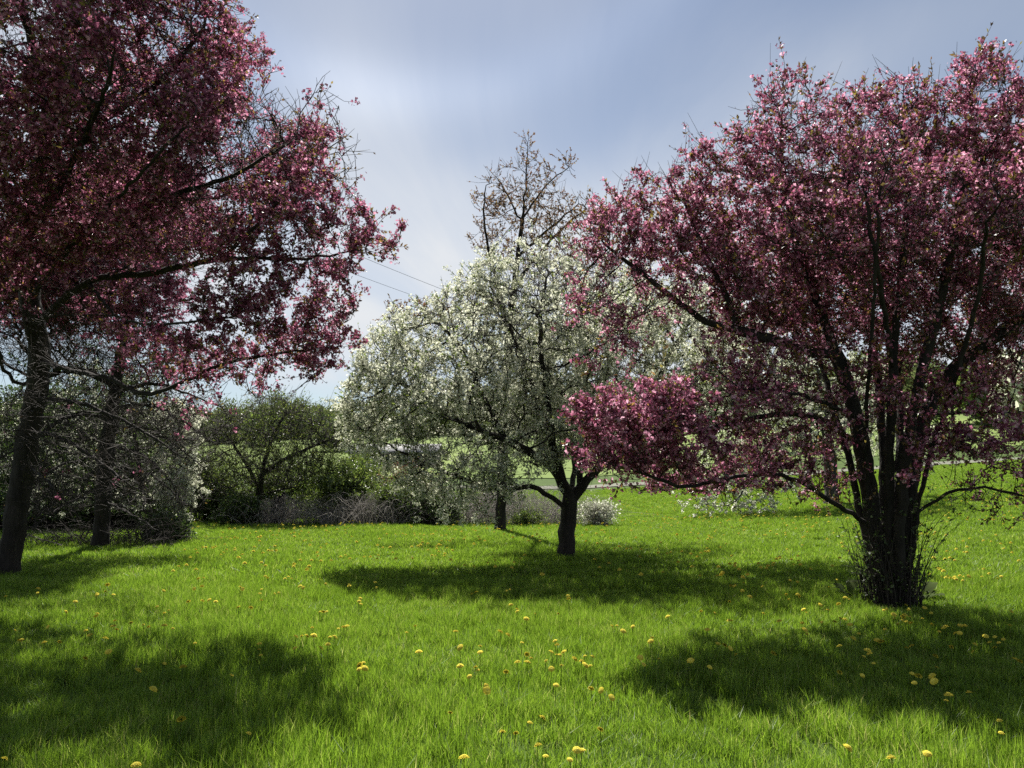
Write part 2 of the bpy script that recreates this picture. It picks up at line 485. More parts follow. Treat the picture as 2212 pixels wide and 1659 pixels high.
# ------------------------------------------------------------------ trees
def grow(attr, pos, par, D, di, dk, iters=140, jitter=0.18, trop=(0, 0, 0)):
    cap = 60000
    P = np.zeros((cap, 3)); Q = np.full(cap, -1, int); nch = np.zeros(cap, int)
    n = len(pos); P[:n] = pos; Q[:n] = par
    A = attr.copy()
    best = np.full(len(A), 1e9); bi = np.zeros(len(A), int)
    def upd(s, e):
        for c in range(s, e, 400):
            d = np.linalg.norm(A[:, None] - P[None, c:min(c + 400, e)], axis=2)
            k = d.argmin(1); m = d[np.arange(len(A)), k]
            w = m < best
            best[w] = m[w]; bi[w] = c + k[w]
    upd(0, n)
    trop = np.asarray(trop, float)
    for it in range(iters):
        al = best > dk
        A, best, bi = A[al], best[al], bi[al]
        act = best < di
        if not act.any():
            break
        ids, inv = np.unique(bi[act], return_inverse=True)
        dv = unit(A[act] - P[bi[act]])
        S = np.zeros((len(ids), 3)); np.add.at(S, inv, dv)
        ok = nch[ids] < 3
        if not ok.any():
            break
        bad = ~ok
        if bad.any():
            kill = np.isin(bi, ids[bad]) & act
            A, best, bi = A[~kill], best[~kill], bi[~kill]
        ids, S = ids[ok], S[ok]
        d = unit(unit(S) + rng.normal(size=S.shape) * jitter + trop)
        m = len(ids)
        if n + m > cap:
            break
        P[n:n + m] = P[ids] + d * D; Q[n:n + m] = ids
        nch[ids] += 1
        if len(A) == 0:
            n += m
            break
        upd(n, n + m)
        n += m
    return P[:n].copy(), Q[:n].copy()
def smooth_line(pts, step):
    pts = np.asarray(pts, float)
    if len(pts) == 2:
        c = pts
    else:
        e = np.concatenate([[2 * pts[0] - pts[1]], pts, [2 * pts[-1] - pts[-2]]])
        c = []
        for i in range(len(pts) - 1):
            p0, p1, p2, p3 = e[i:i + 4]
            for t in np.linspace(0, 1, 10, endpoint=False):
                c.append(0.5 * (2 * p1 + (p2 - p0) * t + (2 * p0 - 5 * p1 + 4 * p2 - p3) * t * t + (3 * p1 - p0 - 3 * p2 + p3) * t ** 3))
        c.append(pts[-1]); c = np.array(c)
    s = np.concatenate([[0], np.cumsum(np.linalg.norm(np.diff(c, axis=0), axis=1))])
    k = max(2, int(round(s[-1] / step)) + 1)
    q = np.linspace(0, s[-1], k)
    return np.stack([np.interp(q, s, c[:, j]) for j in range(3)], 1)
def skeleton(limbs, step, wob=0.03):
    """limbs: polylines; a limb flagged root starts its own stem, any other joins the nearest node"""
    P, Q = [], []
    for root, pts in limbs:
        l = smooth_line(pts, step)
        l[1:-1] += rng.normal(size=l[1:-1].shape) * wob * step * 2
        if root or not P:
            par = -1
            P.append(l[0]); Q.append(-1); prev = len(P) - 1
        else:
            d = np.linalg.norm(np.array(P) - l[0], axis=1)
            prev = int(d.argmin())
        for p in l[1:]:
            P.append(p); Q.append(prev); prev = len(P) - 1
    return np.array(P), np.array(Q)
def radii(P, Q, tip, rootR):
    n = len(P)
    order = np.arange(n)[::-1]          # children always come after their parents
    cnt = np.zeros(n)
    leaf = np.ones(n, bool); leaf[Q[Q >= 0]] = False
    cnt[leaf] = 1
    for i in order:
        if Q[i] >= 0:
            cnt[Q[i]] += cnt[i]
    mx_ = cnt[Q < 0].max()
    e = math.log(max(mx_, 2)) / math.log(rootR / tip)
    return tip * cnt ** (1 / e), cnt, leaf
def wood(P, Q, R, thick):
    """segments -> (trunk parts, branch parts)"""
    n = len(P)
    main = np.full(n, -1)
    for i in np.argsort(R[:]):
        if Q[i] >= 0:
            main[Q[i]] = i
    T = np.zeros((n, 3))
    has = Q >= 0
    inc = np.zeros((n, 3)); inc[has] = unit(P[has] - P[Q[has]])
    outd = np.zeros((n, 3)); hm = main >= 0
    outd[hm] = unit(P[main[hm]] - P[hm])
    T = unit(inc + outd + 1e-9)
    c = np.where(has)[0]; p = Q[c]
    ismain = main[p] == c
    tA = np.where(ismain[:, None], T[p], inc[c])
    rA = np.where(ismain, np.minimum(R[p], R[c] * 1.6), R[c] * 1.12)
    out = {'trunk': [], 'branch': []}
    for lo, hi, k, key, kn in ((thick, 9, 12, 'trunk', 0.09), (0.035, thick, 7, 'branch', 0.05), (0.012, 0.035, 5, 'branch', 0), (0, 0.012, 3, 'branch', 0)):
        s = (R[c] >= lo) & (R[c] < hi)
        if s.any():
            V, Fc = tubes(P[p[s]], P[c[s]], tA[s], T[c[s]], rA[s], R[c[s]], k, kn)
            out[key].append((V, Fc, None, 0))
    return out, T
def twig_tubes(b, mid, tip, r):
    d1, d2 = unit(mid - b), unit(tip - mid)
    V1, F1 = tubes(b, mid, d1, unit(d1 + d2), r, r * 0.8, 3)
    V2, F2 = tubes(mid, tip, unit(d1 + d2), d2, r * 0.8, r * 0.45, 3)
    return [(V1, F1, None, 1), (V2, F2, None, 1)]
def petals(c, nrm, s, tint, k=5, cup=0.35, wide=0.42):
    n = len(c)
    u, v = frames(nrm)
    ph = rng.uniform(0, 6.28, n)
    V = []
    for j in range(k):
        a = ph + 2 * PI * j / k + rng.normal(size=n) * 0.12
        e = np.cos(a)[:, None] * u + np.sin(a)[:, None] * v
        q = np.cross(nrm, e)
        ss = (s * rng.uniform(0.85, 1.15, n))[:, None]
        cp = (cup * rng.uniform(0.4, 1.6, n))[:, None]
        mid = c + ss * (0.62 * e + 0.45 * cp * nrm)
        V.append(np.stack([c, mid + ss * wide * q, c + ss * (e + cp * nrm), mid - ss * wide * q], 1))
    V = np.stack(V, 1).reshape(-1, 3)
    Fc = np.arange(len(V)).reshape(-1, 4)
    return (V, Fc, np.repeat(tint, 4 * k), 0)
def leafquads(b, d, ln, wd_, tint):
    n = len(b)
    side = unit(np.cross(d, rdir(n)))
    up = np.cross(side, d)
    l, w = ln[:, None], wd_[:, None]
    m = b + d * l * 0.45 - up * l * 0.08
    V = np.stack([b, m + side * w + up * w * 0.4, b + d * l - up * l * 0.12, m - side * w + up * w * 0.4], 1).reshape(-1, 3)
    return (V, np.arange(4 * n).reshape(-1, 4), np.repeat(tint, 4), 0)
def lump(P, f, seed):
    """soft clumpy value in 0..1 at points"""
    r = np.random.default_rng(seed)
    s = np.zeros(len(P))
    for i in range(7):
        k = r.normal(size=3) * f
        s += np.sin(P @ k + r.uniform(0, 6.28))
    return 0.5 + 0.5 * np.tanh(s / 2.2)
def blob_pts(blobs, n):
    out = []
    vols = np.array([(b[3] * b[2] / F) * (b[4] * b[2] / F) * b[5] * (b[6] if len(b) > 6 else 1) for b in blobs])
    ns = np.maximum((n * vols / vols.sum()).astype(int), 6)
    for b, k in zip(blobs, ns):
        c = at(b[0], b[1], b[2])
        r = np.array([b[3] * b[2] / F, b[5], b[4] * b[2] / F])
        out.append(c + rdir(k) * (rng.random((k, 1)) ** 0.36) * r)
    return np.concatenate(out)

def build_tree(name, label, category, base, limbs, blobs, n_attr, D, dk, di, trunkR, thick, tip=0.0035, twigs=2, tlen=(0.12, 0.3), up=0.35,
               flowers=0, fsize=0.022, fmat='petal_pink', fk=5, leaves=0, lsize=0.05, lmat='leaf_bronze', bark='bark', twigmat='twig',
               group=None, skip=None, gap=0.0, gapf=1.3, trop=(0, 0, 0.03), tdroop=0.0, thin=0.014, fl_keep=None, lv_keep=None, jitter=0.18, tr=0.004, spread=0.035, extra_pts=None, seed=3):
    P, Q = skeleton(limbs, D)
    A = blob_pts(blobs, n_attr)
    if extra_pts is not None:
        A = np.concatenate([A, extra_pts])
    P, Q = grow(A, P, Q, D, di, dk, jitter=jitter, trop=trop)
    R, cnt, leaf = radii(P, Q, tip, trunkR)
    z0 = base[2]
    flare = 1 + 0.35 * np.exp(-np.maximum(P[:, 2] - z0, 0) / 0.16) * (R > thick * 0.8)
    parts, T = wood(P, Q, R * flare, thick)
    root = thing(name, label, category, tuple(base), group)
    b0 = np.asarray(base)
    sh = lambda ps: [(v - b0, f, t, m) for v, f, t, m in ps]
    # twigs
    ti = np.where((R < thin) & (Q >= 0))[0]
    if skip is not None:
        ti = ti[~skip(P[ti])]
    ti = np.repeat(ti, twigs)
    nt_ = len(ti)
    b = P[ti] - (P[ti] - P[Q[ti]]) * rng.random((nt_, 1))
    d = unit(T[ti] * 0.75 + rdir(nt_) * 0.85 + np.array([0, 0, up]))
    ln = (rng.uniform(*tlen, nt_) * np.where(rng.random(nt_) < 0.12, 1.7, 1.0))[:, None]
    mid = b + d * ln * 0.5
    tipd = unit(d + rdir(nt_) * 0.35 + np.array([0, 0, up * 0.5 - tdroop]))
    tp = mid + tipd * ln * 0.5
    tw = twig_tubes(b, mid, tp, np.full(nt_, tr))
    bt = M[bark]
    if parts['trunk']:
        obj('trunk', make_mesh(name + '_trunk', sh(parts['trunk']), bt, True), root)
    obj('branches', make_mesh(name + '_branches', sh(parts['branch'] + tw), [bt, M[twigmat]], True), root)
    # positions along twigs
    def along(k, keep=None):
        pr = np.ones(nt_)
        if gap:
            g = lump(tp, gapf, seed)
            pr = np.clip((g - gap) / 0.25, 0.03, 1)
        if keep is not None:
            pr = pr * keep(tp)
        pr = pr / pr.sum()
        i = rng.choice(nt_, k, p=pr)
        t = rng.random((k, 1)) ** 0.6
        return np.where(t < 0.5, b[i] + (mid[i] - b[i]) * t * 2, mid[i] + (tp[i] - mid[i]) * (t * 2 - 1)), tipd[i]
    if flowers:
        per = 9
        nc = flowers // per
        c, dd = along(nc, fl_keep)
        sets = []
        for q in range(10):
            o = rng.normal(size=(per, 3)) * spread
            mean = rng.normal(0.52, 0.14)
            sets.append([petals(o, unit(unit(o) + rdir(per) * 0.7), fsize * rng.uniform(0.75, 1.2, per), np.clip(mean + rng.normal(size=per) * 0.27, 0, 0.92), fk)])
        sc_ = rng.uniform(0.8, 1.2, nc)
        scatter('crown', sets, c - b0, rng.uniform(0, 2 * PI, (nc, 3)), sc_, sc_, M[fmat], root, kind='stuff')
    if leaves:
        c, dd = along(leaves, lv_keep)
        q = rng.random(leaves) < 0.3
        dd = unit(dd + rdir(leaves) * 0.8)
        obj('leaves' if flowers else 'crown', make_mesh(name + '_leaves', sh([leafquads(c, dd, lsize * rng.uniform(0.6, 1.35, leaves), lsize * 0.24 * rng.uniform(0.7, 1.3, leaves), rng.random(leaves))]), M[lmat]), root, kind='stuff')
    return root
G0 = lambda p: np.array([p[0], p[1], float(ground_z(p[0], p[1]))])

# --- the multi-stemmed pink crabapple with suckers round its foot
rb = G0(at(1925, 1305, 9.6))
def stem(dx, dy, *pts):
    return (True, [rb + np.array([dx * .75, dy * .75, -0.05])] + [at(*p) for p in pts])
limbs = [
    stem(-0.12, 0.0, (1885, 1120, 9.6), (1850, 900, 9.5), (1790, 720, 9.3), (1720, 520, 9.2), (1690, 340, 9.2), (1690, 240, 9.3)),
    stem(0.02, -0.1, (1920, 1100, 9.3), (1925, 880, 9.1), (1940, 650, 8.9), (1960, 430, 8.9), (1950, 260, 9.0)),
    stem(0.14, 0.05, (1960, 1130, 9.6), (1990, 930, 9.7), (2060, 800, 9.8), (2200, 690, 9.7), (2330, 560, 9.6), (2400, 380, 9.7)),
    stem(0.1, -0.12, (1945, 1120, 9.2), (1975, 880, 9.0), (2030, 650, 8.8), (2080, 420, 8.8), (2100, 270, 9.0)),
    stem(-0.05, 0.15, (1910, 1100, 10.0), (1900, 850, 10.3), (1860, 600, 10.6), (1830, 380, 10.6), (1850, 260, 10.6)),
    stem(-0.2, 0.08, (1868, 1150, 9.7), (1830, 980, 9.9), (1790, 850, 10.4), (1760, 700, 11.2), (1740, 600, 11.6)),
    stem(0.2, -0.04, (1975, 1150, 9.5), (2010, 980, 9.2), (2070, 800, 8.6), (2120, 600, 7.9), (2130, 480, 7.4)),
    stem(0.05, 0.18, (1935, 1120, 9.9), (1945, 900, 10.4), (1930, 720, 11.2), (1900, 560, 11.8)),
    stem(-0.16, -0.1, (1880, 1140, 9.4), (1870, 960, 9.0), (1880, 760, 8.3), (1895, 560, 7.7), (1900, 430, 7.4)),
    (False, [at(1885, 1140, 9.6), at(1800, 1085, 9.2), at(1700, 1030, 8.9), at(1600, 1030, 8.4), at(1480, 1050, 8.0), at(1380, 1020, 7.6)]),
    (False, [at(1860, 960, 9.5), at(1760, 900, 9.2), at(1640, 900, 8.7), at(1500, 930, 8.0), at(1350, 910, 7.5)]),
    (False, [at(1800, 770, 9.3), at(1650, 730, 9.2), at(1520, 690, 9.6), at(1400, 600, 9.9), at(1300, 520, 10.1)]),
    (False, [at(1600, 700, 9.3), at(1530, 560, 9.5), at(1480, 440, 9.6)]),
    (False, [at(1960, 1120, 9.5), at(2060, 1060, 9.3), at(2170, 1060, 9.1), at(2300, 1100, 8.9)]),
    (False, [at(2010, 900, 9.6), at(2110, 890, 9.2), at(2240, 900, 9.0)]),
    (False, [at(1950, 960, 9.0), at(2020, 960, 8.3), at(2100, 950, 7.9)]),
    (False, [at(1930, 800, 9.0), at(1900, 600, 8.2), at(1870, 420, 7.9)]),
    (False, [at(1850, 900, 9.5), at(1720, 850, 8.4), at(1600, 840, 7.9)]),
]
blobs = [
    (1700, 560, 11.6, 170, 120, 1.0, 0.8), (1520, 540, 11.4, 120, 90, 0.8, 0.8), (1880, 480, 12.0, 180, 130, 1.0, 0.8), (2060, 560, 11.8, 180, 130, 1.0, 0.7), (1780, 700, 11.9, 150, 70, 0.8, 0.6),
    (1900, 380, 7.4, 160, 110, 0.7, 0.7), (2130, 440, 7.2, 170, 120, 0.8, 0.7), (1720, 500, 7.7, 110, 100, 0.6, 0.6),
    (1690, 290, 9.2, 105, 120, 1.0, 1.2), (1700, 180, 9.3, 42, 35, 0.3, 2.5), (1650, 220, 9.2, 40, 35, 0.3, 2),
    (1560, 400, 9.5, 130, 110, 1.1, 1.2), (1500, 330, 9.6, 50, 55, 0.4, 2), (1430, 420, 9.9, 110, 70, 0.8, 1.5),
    (1340, 530, 10.1, 100, 110, 0.8, 1.2), (1270, 610, 10.0, 60, 60, 0.5, 2), (1300, 690, 9.8, 90, 60, 0.7, 1.2), (1450, 600, 9.8, 150, 120, 1.1),
    (1850, 300, 9.8, 130, 110, 1.4), (1850, 235, 9.8, 60, 35, 0.5, 2), (2000, 260, 9.2, 120, 70, 1.2), (2080, 195, 9.1, 90, 40, 0.6, 2), (2150, 180, 9.1, 70, 35, 0.6, 2),
    (2060, 340, 9.2, 180, 150, 1.6), (2280, 350, 9.5, 160, 130, 1.5), (2400, 420, 9.6, 170, 200, 1.5),
    (1700, 480, 9.3, 160, 150, 1.5), (1860, 480, 9.3, 170, 150, 1.8), (2030, 540, 9.3, 200, 140, 1.8), (2230, 560, 9.4, 180, 170, 1.6), (1640, 640, 9.3, 140, 110, 1.3), (1800, 640, 9.2, 170, 100, 1.7),
    (1990, 700, 9.3, 220, 90, 1.6, 0.8), (2250, 740, 9.5, 180, 110, 1.4),
    (1390, 910, 7.5, 140, 80, 0.7, 2.6), (1340, 1000, 7.5, 80, 65, 0.6, 2.8), (1300, 900, 7.5, 55, 50, 0.5, 2.8), (1450, 985, 7.8, 140, 75, 0.7, 1.9), (1560, 860, 8.3, 150, 100, 0.9, 1.2), (1700, 830, 8.8, 130, 100, 1.1), (1660, 960, 9.0, 130, 70, 0.9, 0.7),
    (1330, 770, 9.2, 80, 30, 0.5, 0.9), (1900, 850, 9.3, 220, 80, 1.5, 0.45),
    (2080, 965, 8.2, 140, 60, 0.6, 2.6), (1990, 1000, 8.2, 90, 50, 0.5, 2.2), (2170, 990, 8.3, 50, 35, 0.4, 2.5), (2200, 1060, 9.0, 170, 60, 0.8, 1.4), (1600, 1050, 8.7, 220, 45, 0.8, 1.3), (1750, 960, 9.2, 130, 60, 0.8, 1.0), (1800, 1060, 9.3, 90, 50, 0.5, 1.0),
]
def low_bare(Pp):      # hardly any blossom low inside the tree
    c = at(1900, 850, 9.4)
    d = (Pp - c) / np.array([1.7, 1.0, 0.9])
    ins = np.exp(-(d ** 2).sum(1))
    rad = np.hypot(Pp[:, 0] - rb[0], Pp[:, 1] - rb[1])
    low = np.maximum(sstep(1.2, 2.2, Pp[:, 2]), sstep(0.8, 1.2, rad) * sstep(1.2, 1.6, Pp[:, 2]))
    lobe = sstep(2.3, 1.2, Pp[:, 0]) * sstep(2.9, 2.4, Pp[:, 2])
    return np.clip(1 - 0.85 * ins, 0.1, 1) * (0.1 + 0.9 * low) * (1 + 1.2 * lobe)
build_tree('crabapple_tree', 'broad pink blossoming crabapple with a clump of dark stems and suckers at its foot', 'tree', rb, limbs, blobs, 6800, 0.14, 0.145, 1.1,
           0.105, 0.05, twigs=2, tlen=(0.12, 0.42), up=0.5, flowers=185000, fsize=0.0185, leaves=80000, lsize=0.052, gap=0.27, gapf=1.9, spread=0.028, fl_keep=low_bare)

# --- white blossoming tree in the middle
wb = G0(at(1225, 1205, 15.0))
limbs = [
    (True, [wb - np.array([0, 0, .05]), at(1225, 1150, 15), at(1232, 1085, 15), at(1215, 1040, 15), at(1180, 1000, 14.9), at(1090, 950, 14.6), at(1000, 915, 14.3), at(900, 850, 14.2), at(830, 800, 14.1)]),
    (False, [at(1228, 1100, 15), at(1190, 1075, 14.9), at(1150, 1050, 14.7), at(1080, 1058, 14.4), at(1000, 1035, 14.2), at(900, 990, 14.0)]),
    (False, [at(1215, 1040, 15), at(1190, 950, 15.1), at(1150, 830, 15.2), at(1100, 700, 15.3), at(1060, 620, 15.3)]),
    (False, [at(1195, 960, 15), at(1180, 840, 14.6), at(1165, 720, 14.5), at(1180, 600, 14.6)]),
    (False, [at(1232, 1085, 15), at(1275, 1030, 15), at(1330, 960, 15.1), at(1400, 860, 15.2), at(1450, 760, 15.2)]),
    (False, [at(1250, 1060, 15), at(1260, 930, 15.5), at(1265, 800, 15.9), at(1270, 680, 16.0), at(1250, 590, 16)]),
    (False, [at(1090, 950, 14.6), at(1040, 850, 14.5), at(1000, 760, 14.6), at(950, 700, 14.7)]),
    (False, [at(1330, 960, 15.1), at(1430, 930, 15), at(1560, 900, 14.9)]),
    (False, [at(1180, 1000, 14.9), at(1120, 960, 14.0), at(1040, 930, 13.2)]),
    (False, [at(1230, 1080, 15), at(1240, 1000, 16), at(1230, 900, 17), at(1200, 800, 17.6)]),
]
blobs = [
    (1180, 580, 15.1, 110, 60, 1.0, 1.4), (1080, 620, 15.2, 110, 70, 1.1, 1.3), (1000, 690, 14.9, 90, 70, 1.1, 1.2), (1270, 640, 15.6, 130, 90, 1.3), (1130, 710, 15, 170, 100, 1.6),
    (900, 730, 14.6, 95, 70, 1.0, 2.2), (860, 810, 14.3, 100, 80, 1.1, 2.4), (800, 880, 14.2, 75, 75, 1.0, 2.6), (830, 930, 14.1, 100, 65, 1.0, 2.4), (770, 930, 14.1, 45, 40, 0.6, 3), (1600, 800, 15.4, 140, 130, 1.4, 0.8), (1500, 700, 15.6, 120, 100, 1.4, 0.8), (1500, 760, 12.9, 170, 120, 1.0, 0.5), (1180, 660, 13.2, 150, 80, 1.0, 0.6), (1330, 700, 13.0, 110, 90, 0.9, 0.6), (1040, 740, 13.2, 110, 80, 0.9, 0.6), (1350, 900, 12.6, 170, 70, 0.9, 0.35), (950, 850, 12.8, 150, 100, 0.8, 0.4), (960, 860, 14.3, 130, 110, 1.4),
    (1080, 850, 14.6, 140, 110, 1.9), (1230, 810, 15.3, 140, 130, 2.0), (920, 1000, 14.1, 95, 70, 0.9, 4.0), (1010, 1000, 14.0, 110, 75, 0.9, 3.0), (1060, 1050, 13.9, 90, 30, .6, 2.5), (1100, 970, 14.0, 120, 75, 1.2, 1.2), (950, 1045, 13.9, 100, 45, 0.7, 3.2),
    (1180, 930, 14.6, 120, 80, 1.5), (1390, 720, 15.4, 120, 110, 1.3, 0.8), (1430, 850, 15.2, 150, 90, 1.2, 0.8), (1540, 870, 15.0, 110, 70, 1.0, 0.7), (1300, 960, 15.2, 110, 60, 1.2, 0.8), (1200, 850, 17.0, 250, 150, 1.2, 0.6),
    (1010, 1090, 13.9, 70, 35, 0.4, 1.0), (975, 1125, 13.8, 25, 18, 0.2, 2.5), (1060, 1115, 13.9, 60, 20, 0.3, 1.5),
]
build_tree('blossom_tree', 'round white blossoming tree on one short trunk in the middle of the meadow', 'tree', wb, limbs, blobs, 7400, 0.19, 0.18, 1.5,
           0.155, 0.068, tip=0.006, twigs=2, tlen=(0.16, 0.42), up=0.30, flowers=140000, fsize=0.022, fmat='petal_white', fk=4, leaves=36000, lsize=0.055, lmat='leaf_fresh', gap=0.12, gapf=1.5, tr=0.0055, spread=0.04, seed=5)

# --- tall thin tree behind it
tb = G0(at(1080, 1146, 22.5))
limbs = [
    (True, [tb - np.array([0, 0, .05]), at(1085, 1000, 22.5), at(1095, 800, 22.5), at(1112, 600, 22.5), at(1135, 420, 22.5), at(1140, 310, 22.5)]),
    (False, [at(1100, 740, 22.5), at(1070, 600, 22.3), at(1045, 480, 22.2), at(1050, 400, 22.2)]),
    (False, [at(1110, 620, 22.5), at(1170, 540, 22.7), at(1230, 480, 22.8), at(1270, 450, 22.8)]),
    (False, [at(1112, 560, 22.5), at(1180, 500, 22.2), at(1250, 440, 22)]),
    (False, [at(1090, 850, 22.5), at(1010, 760, 22.4), at(930, 690, 22.3), at(860, 670, 22.2)]),
    (False, [at(1125, 480, 22.5), at(1180, 400, 22.6), at(1230, 360, 22.6)]),
    (False, [at(1125, 480, 22.5), at(1090, 410, 22.6), at(1060, 370, 22.6)]),
    (False, [at(1095, 760, 22.5), at(1200, 640, 22.7), at(1320, 540, 22.9)]),
]
blobs = [(1140, 335, 22.5, 28, 45, 0.5, 2), (1120, 390, 22.5, 70, 45, 0.9, 1.2), (1205, 370, 22.6, 55, 32, 0.7, 1.2), (1065, 440, 22.4, 48, 60, 0.8, 1.2), (1150, 450, 22.5, 100, 60, 1.2, 1.2), (1235, 470, 22.6, 65, 55, 1.0, 1.2), (1065, 530, 22.4, 50, 60, 0.9, 1.2),
         (1290, 510, 22.8, 70, 60, 0.9), (1170, 550, 22.5, 110, 60, 1.3), (900, 680, 22.3, 85, 40, 0.7, 1.4), (990, 690, 22.3, 70, 40, 0.8), (1090, 650, 22.5, 100, 60, 1.2), (1270, 620, 22.7, 120, 60, 1.0)]
build_tree('tall_tree', 'tall slender tree with sparse reddish young leaves rising behind the white blossom', 'tree', tb, limbs, blobs, 1500, 0.24, 0.22, 1.7, 0.15, 0.08, tip=0.006,
           twigs=2, tlen=(0.2, 0.45), up=0.5, leaves=17000, lsize=0.07, lmat='leaf_red', tr=0.006, gap=0.2, gapf=1.0, seed=9)
# --- the big pink tree that overhangs the meadow
lb = G0(at(12, 1235, 12.6))
limbs = [
    (True, [lb - np.array([0, 0, .05]), at(40, 1080, 12.5), at(68, 900, 12.3), at(85, 780, 12.0), at(60, 600, 11.5), at(55, 480, 11.0), at(90, 340, 10.5), at(110, 200, 10.0), at(180, 20, 9.5), at(230, -120, 9.2)]),
    (False, [at(85, 780, 12.0), at(150, 800, 11.3), at(230, 815, 10.5), at(330, 850, 9.9), at(470, 790, 9.5), at(620, 760, 9.2), at(730, 750, 9.0)]),
    (False, [at(75, 700, 11.8), at(190, 610, 10.8), at(330, 590, 10.0), at(480, 560, 9.3), at(640, 560, 8.9), at(790, 540, 8.7)]),
    (False, [at(60, 560, 11.3), at(180, 480, 10.2), at(340, 430, 9.4), at(500, 380, 8.9), at(640, 300, 8.7)]),
    (False, [at(90, 340, 10.5), at(220, 260, 9.5), at(350, 170, 8.8), at(440, 60, 8.5)]),
    (False, [at(60, 520, 11.2), at(120, 420, 9.8), at(180, 300, 8.3), at(230, 180, 7.2), at(250, 80, 6.6)]),
    (False, [at(60, 600, 11.5), at(-60, 420, 10.5), at(-200, 260, 10), at(-320, 120, 9.8)]),
    (False, [at(70, 640, 11.7), at(120, 570, 10.3), at(200, 480, 9.0), at(300, 380, 8.0), at(420, 250, 7.6)]),
    (False, [at(110, 200, 10.0), at(60, 60, 9.2), at(20, -120, 8.5), at(0, -300, 8.2)]),
    (False, [at(190, 610, 10.8), at(250, 680, 9.6), at(330, 700, 8.9), at(480, 690, 8.6)]),
    (False, [at(60, 620, 11.5), at(-80, 640, 10), at(-220, 620, 9)]),
    (False, [at(480, 560, 9.3), at(600, 440, 8.8), at(690, 330, 8.7)]),
    (False, [at(66, 930, 12.3), at(140, 950, 11.6), at(230, 1010, 11.0), at(330, 1080, 10.6)]),
    (False, [at(62, 960, 12.3), at(0, 990, 11.6), at(-80, 1060, 11)]),
    (False, [at(75, 860, 12.2), at(170, 870, 11.4), at(290, 920, 10.8), at(400, 990, 10.4)]),
    (False, [at(58, 1000, 12.4), at(120, 1060, 11.4), at(180, 1130, 10.9)]),
]
blobs = [
    (430, 30, 8.6, 90, 80, 0.9, 1.2), (250, 60, 8.2, 150, 110, 1.6), (60, 80, 8.6, 160, 130, 1.8), (300, -130, 8.8, 220, 110, 1.6), (20, -200, 8.6, 250, 160, 2.0),
    (430, 150, 8.5, 90, 80, 0.9), (510, 110, 8.5, 32, 28, 0.3, 1.6), (585, 150, 8.5, 22, 32, 0.25, 1.6), (580, 210, 8.5, 20, 20, 0.2, 1.2), (690, 190, 8.7, 28, 40, 0.3, 2.0), (710, 240, 8.7, 40, 40, 0.4, 1.4), (620, 280, 8.7, 90, 60, 0.7, 1.2), (480, 280, 8.7, 110, 90, 1.0), (250, 230, 8.0, 150, 110, 1.5), (80, 280, 8.5, 140, 110, 1.6),
    (730, 340, 8.8, 50, 60, 0.5, 1.4), (640, 400, 8.8, 120, 80, 0.9), (470, 420, 8.9, 130, 90, 1.1), (280, 400, 8.8, 150, 90, 1.4), (100, 450, 9.2, 150, 90, 1.5),
    (770, 450, 8.8, 55, 50, 0.5, 1.4), (690, 510, 8.8, 110, 60, 0.8, 1.2), (830, 530, 8.7, 60, 26, 0.3, 2.2), (550, 530, 9.0, 120, 60, 0.9), (380, 540, 9.4, 110, 45, 0.9), (200, 560, 9.8, 150, 60, 1.3), (30, 600, 10.0, 130, 80, 1.3),
    (730, 640, 8.8, 60, 50, 0.5, 1.1), (600, 640, 8.9, 120, 50, 0.7), (470, 650, 8.8, 70, 50, 0.6), (720, 720, 9.0, 75, 45, 0.5, 1.0), (580, 740, 9.1, 120, 50, 0.7), (430, 780, 9.4, 130, 55, 0.8), (170, 720, 10.2, 100, 60, 1.0, 0.8), (40, 740, 10.5, 120, 70, 1.2, 0.8), (290, 770, 9.9, 60, 40, 0.6, 0.8), (690, 800, 9.1, 70, 35, 0.4, 0.8), (520, 840, 9.3, 110, 35, 0.6, 0.6),
    (560, 330, 10.9, 150, 100, 0.8, 0.8), (430, 220, 11.0, 150, 110, 0.8, 0.7), (620, 440, 10.7, 120, 70, 0.7, 0.8), (320, 450, 11.6, 180, 110, 0.9, 0.7), (480, 100, 10.9, 110, 90, 0.8, 0.7), (680, 320, 10.4, 60, 70, .6, .8),
    (230, 1000, 11, 150, 70, 0.8, 1.6), (150, 900, 11.2, 180, 60, 0.9, 1.5), (420, 900, 10.3, 110, 50, 0.6, 1.0), (330, 920, 10.8, 120, 60, 0.8, 1.2), (80, 960, 11.3, 120, 90, 0.8, 1.2), (130, 1090, 11.2, 90, 50, 0.6, 1.0), (300, 1060, 10.8, 90, 50, 0.6, 1.0), (400, 960, 10.4, 70, 40, .5, .5), (120, 830, 11, 150, 50, .8, .7),
    (-200, 300, 9.5, 200, 300, 1.8, 0.8), (-200, 650, 9.5, 150, 120, 1.5, 0.6),
]
def lkeep(Pp):
    lim = 2.6 + 1.3 * sstep(-4.2, -6.2, Pp[:, 0])
    return 0.004 + 0.996 * sstep(lim - .25, lim + .5, Pp[:, 2])
blobs = [(b_[0], b_[1], b_[2], b_[3], b_[4], b_[5] * 1.35) + tuple(b_[6:]) for b_ in blobs]
build_tree('crabapple_tree', 'large pink crabapple on a leaning dark trunk, its boughs overhanging the meadow', 'tree', lb, limbs, blobs, 9600, 0.15, 0.15, 1.2,
           0.165, 0.06, tip=0.0035, twigs=2, tlen=(0.12, 0.36), up=0.25, flowers=205000, fsize=0.0185, leaves=80000, lsize=0.052, gap=0.24, gapf=1.8, spread=0.028, lv_keep=lkeep, fl_keep=lkeep, seed=21)

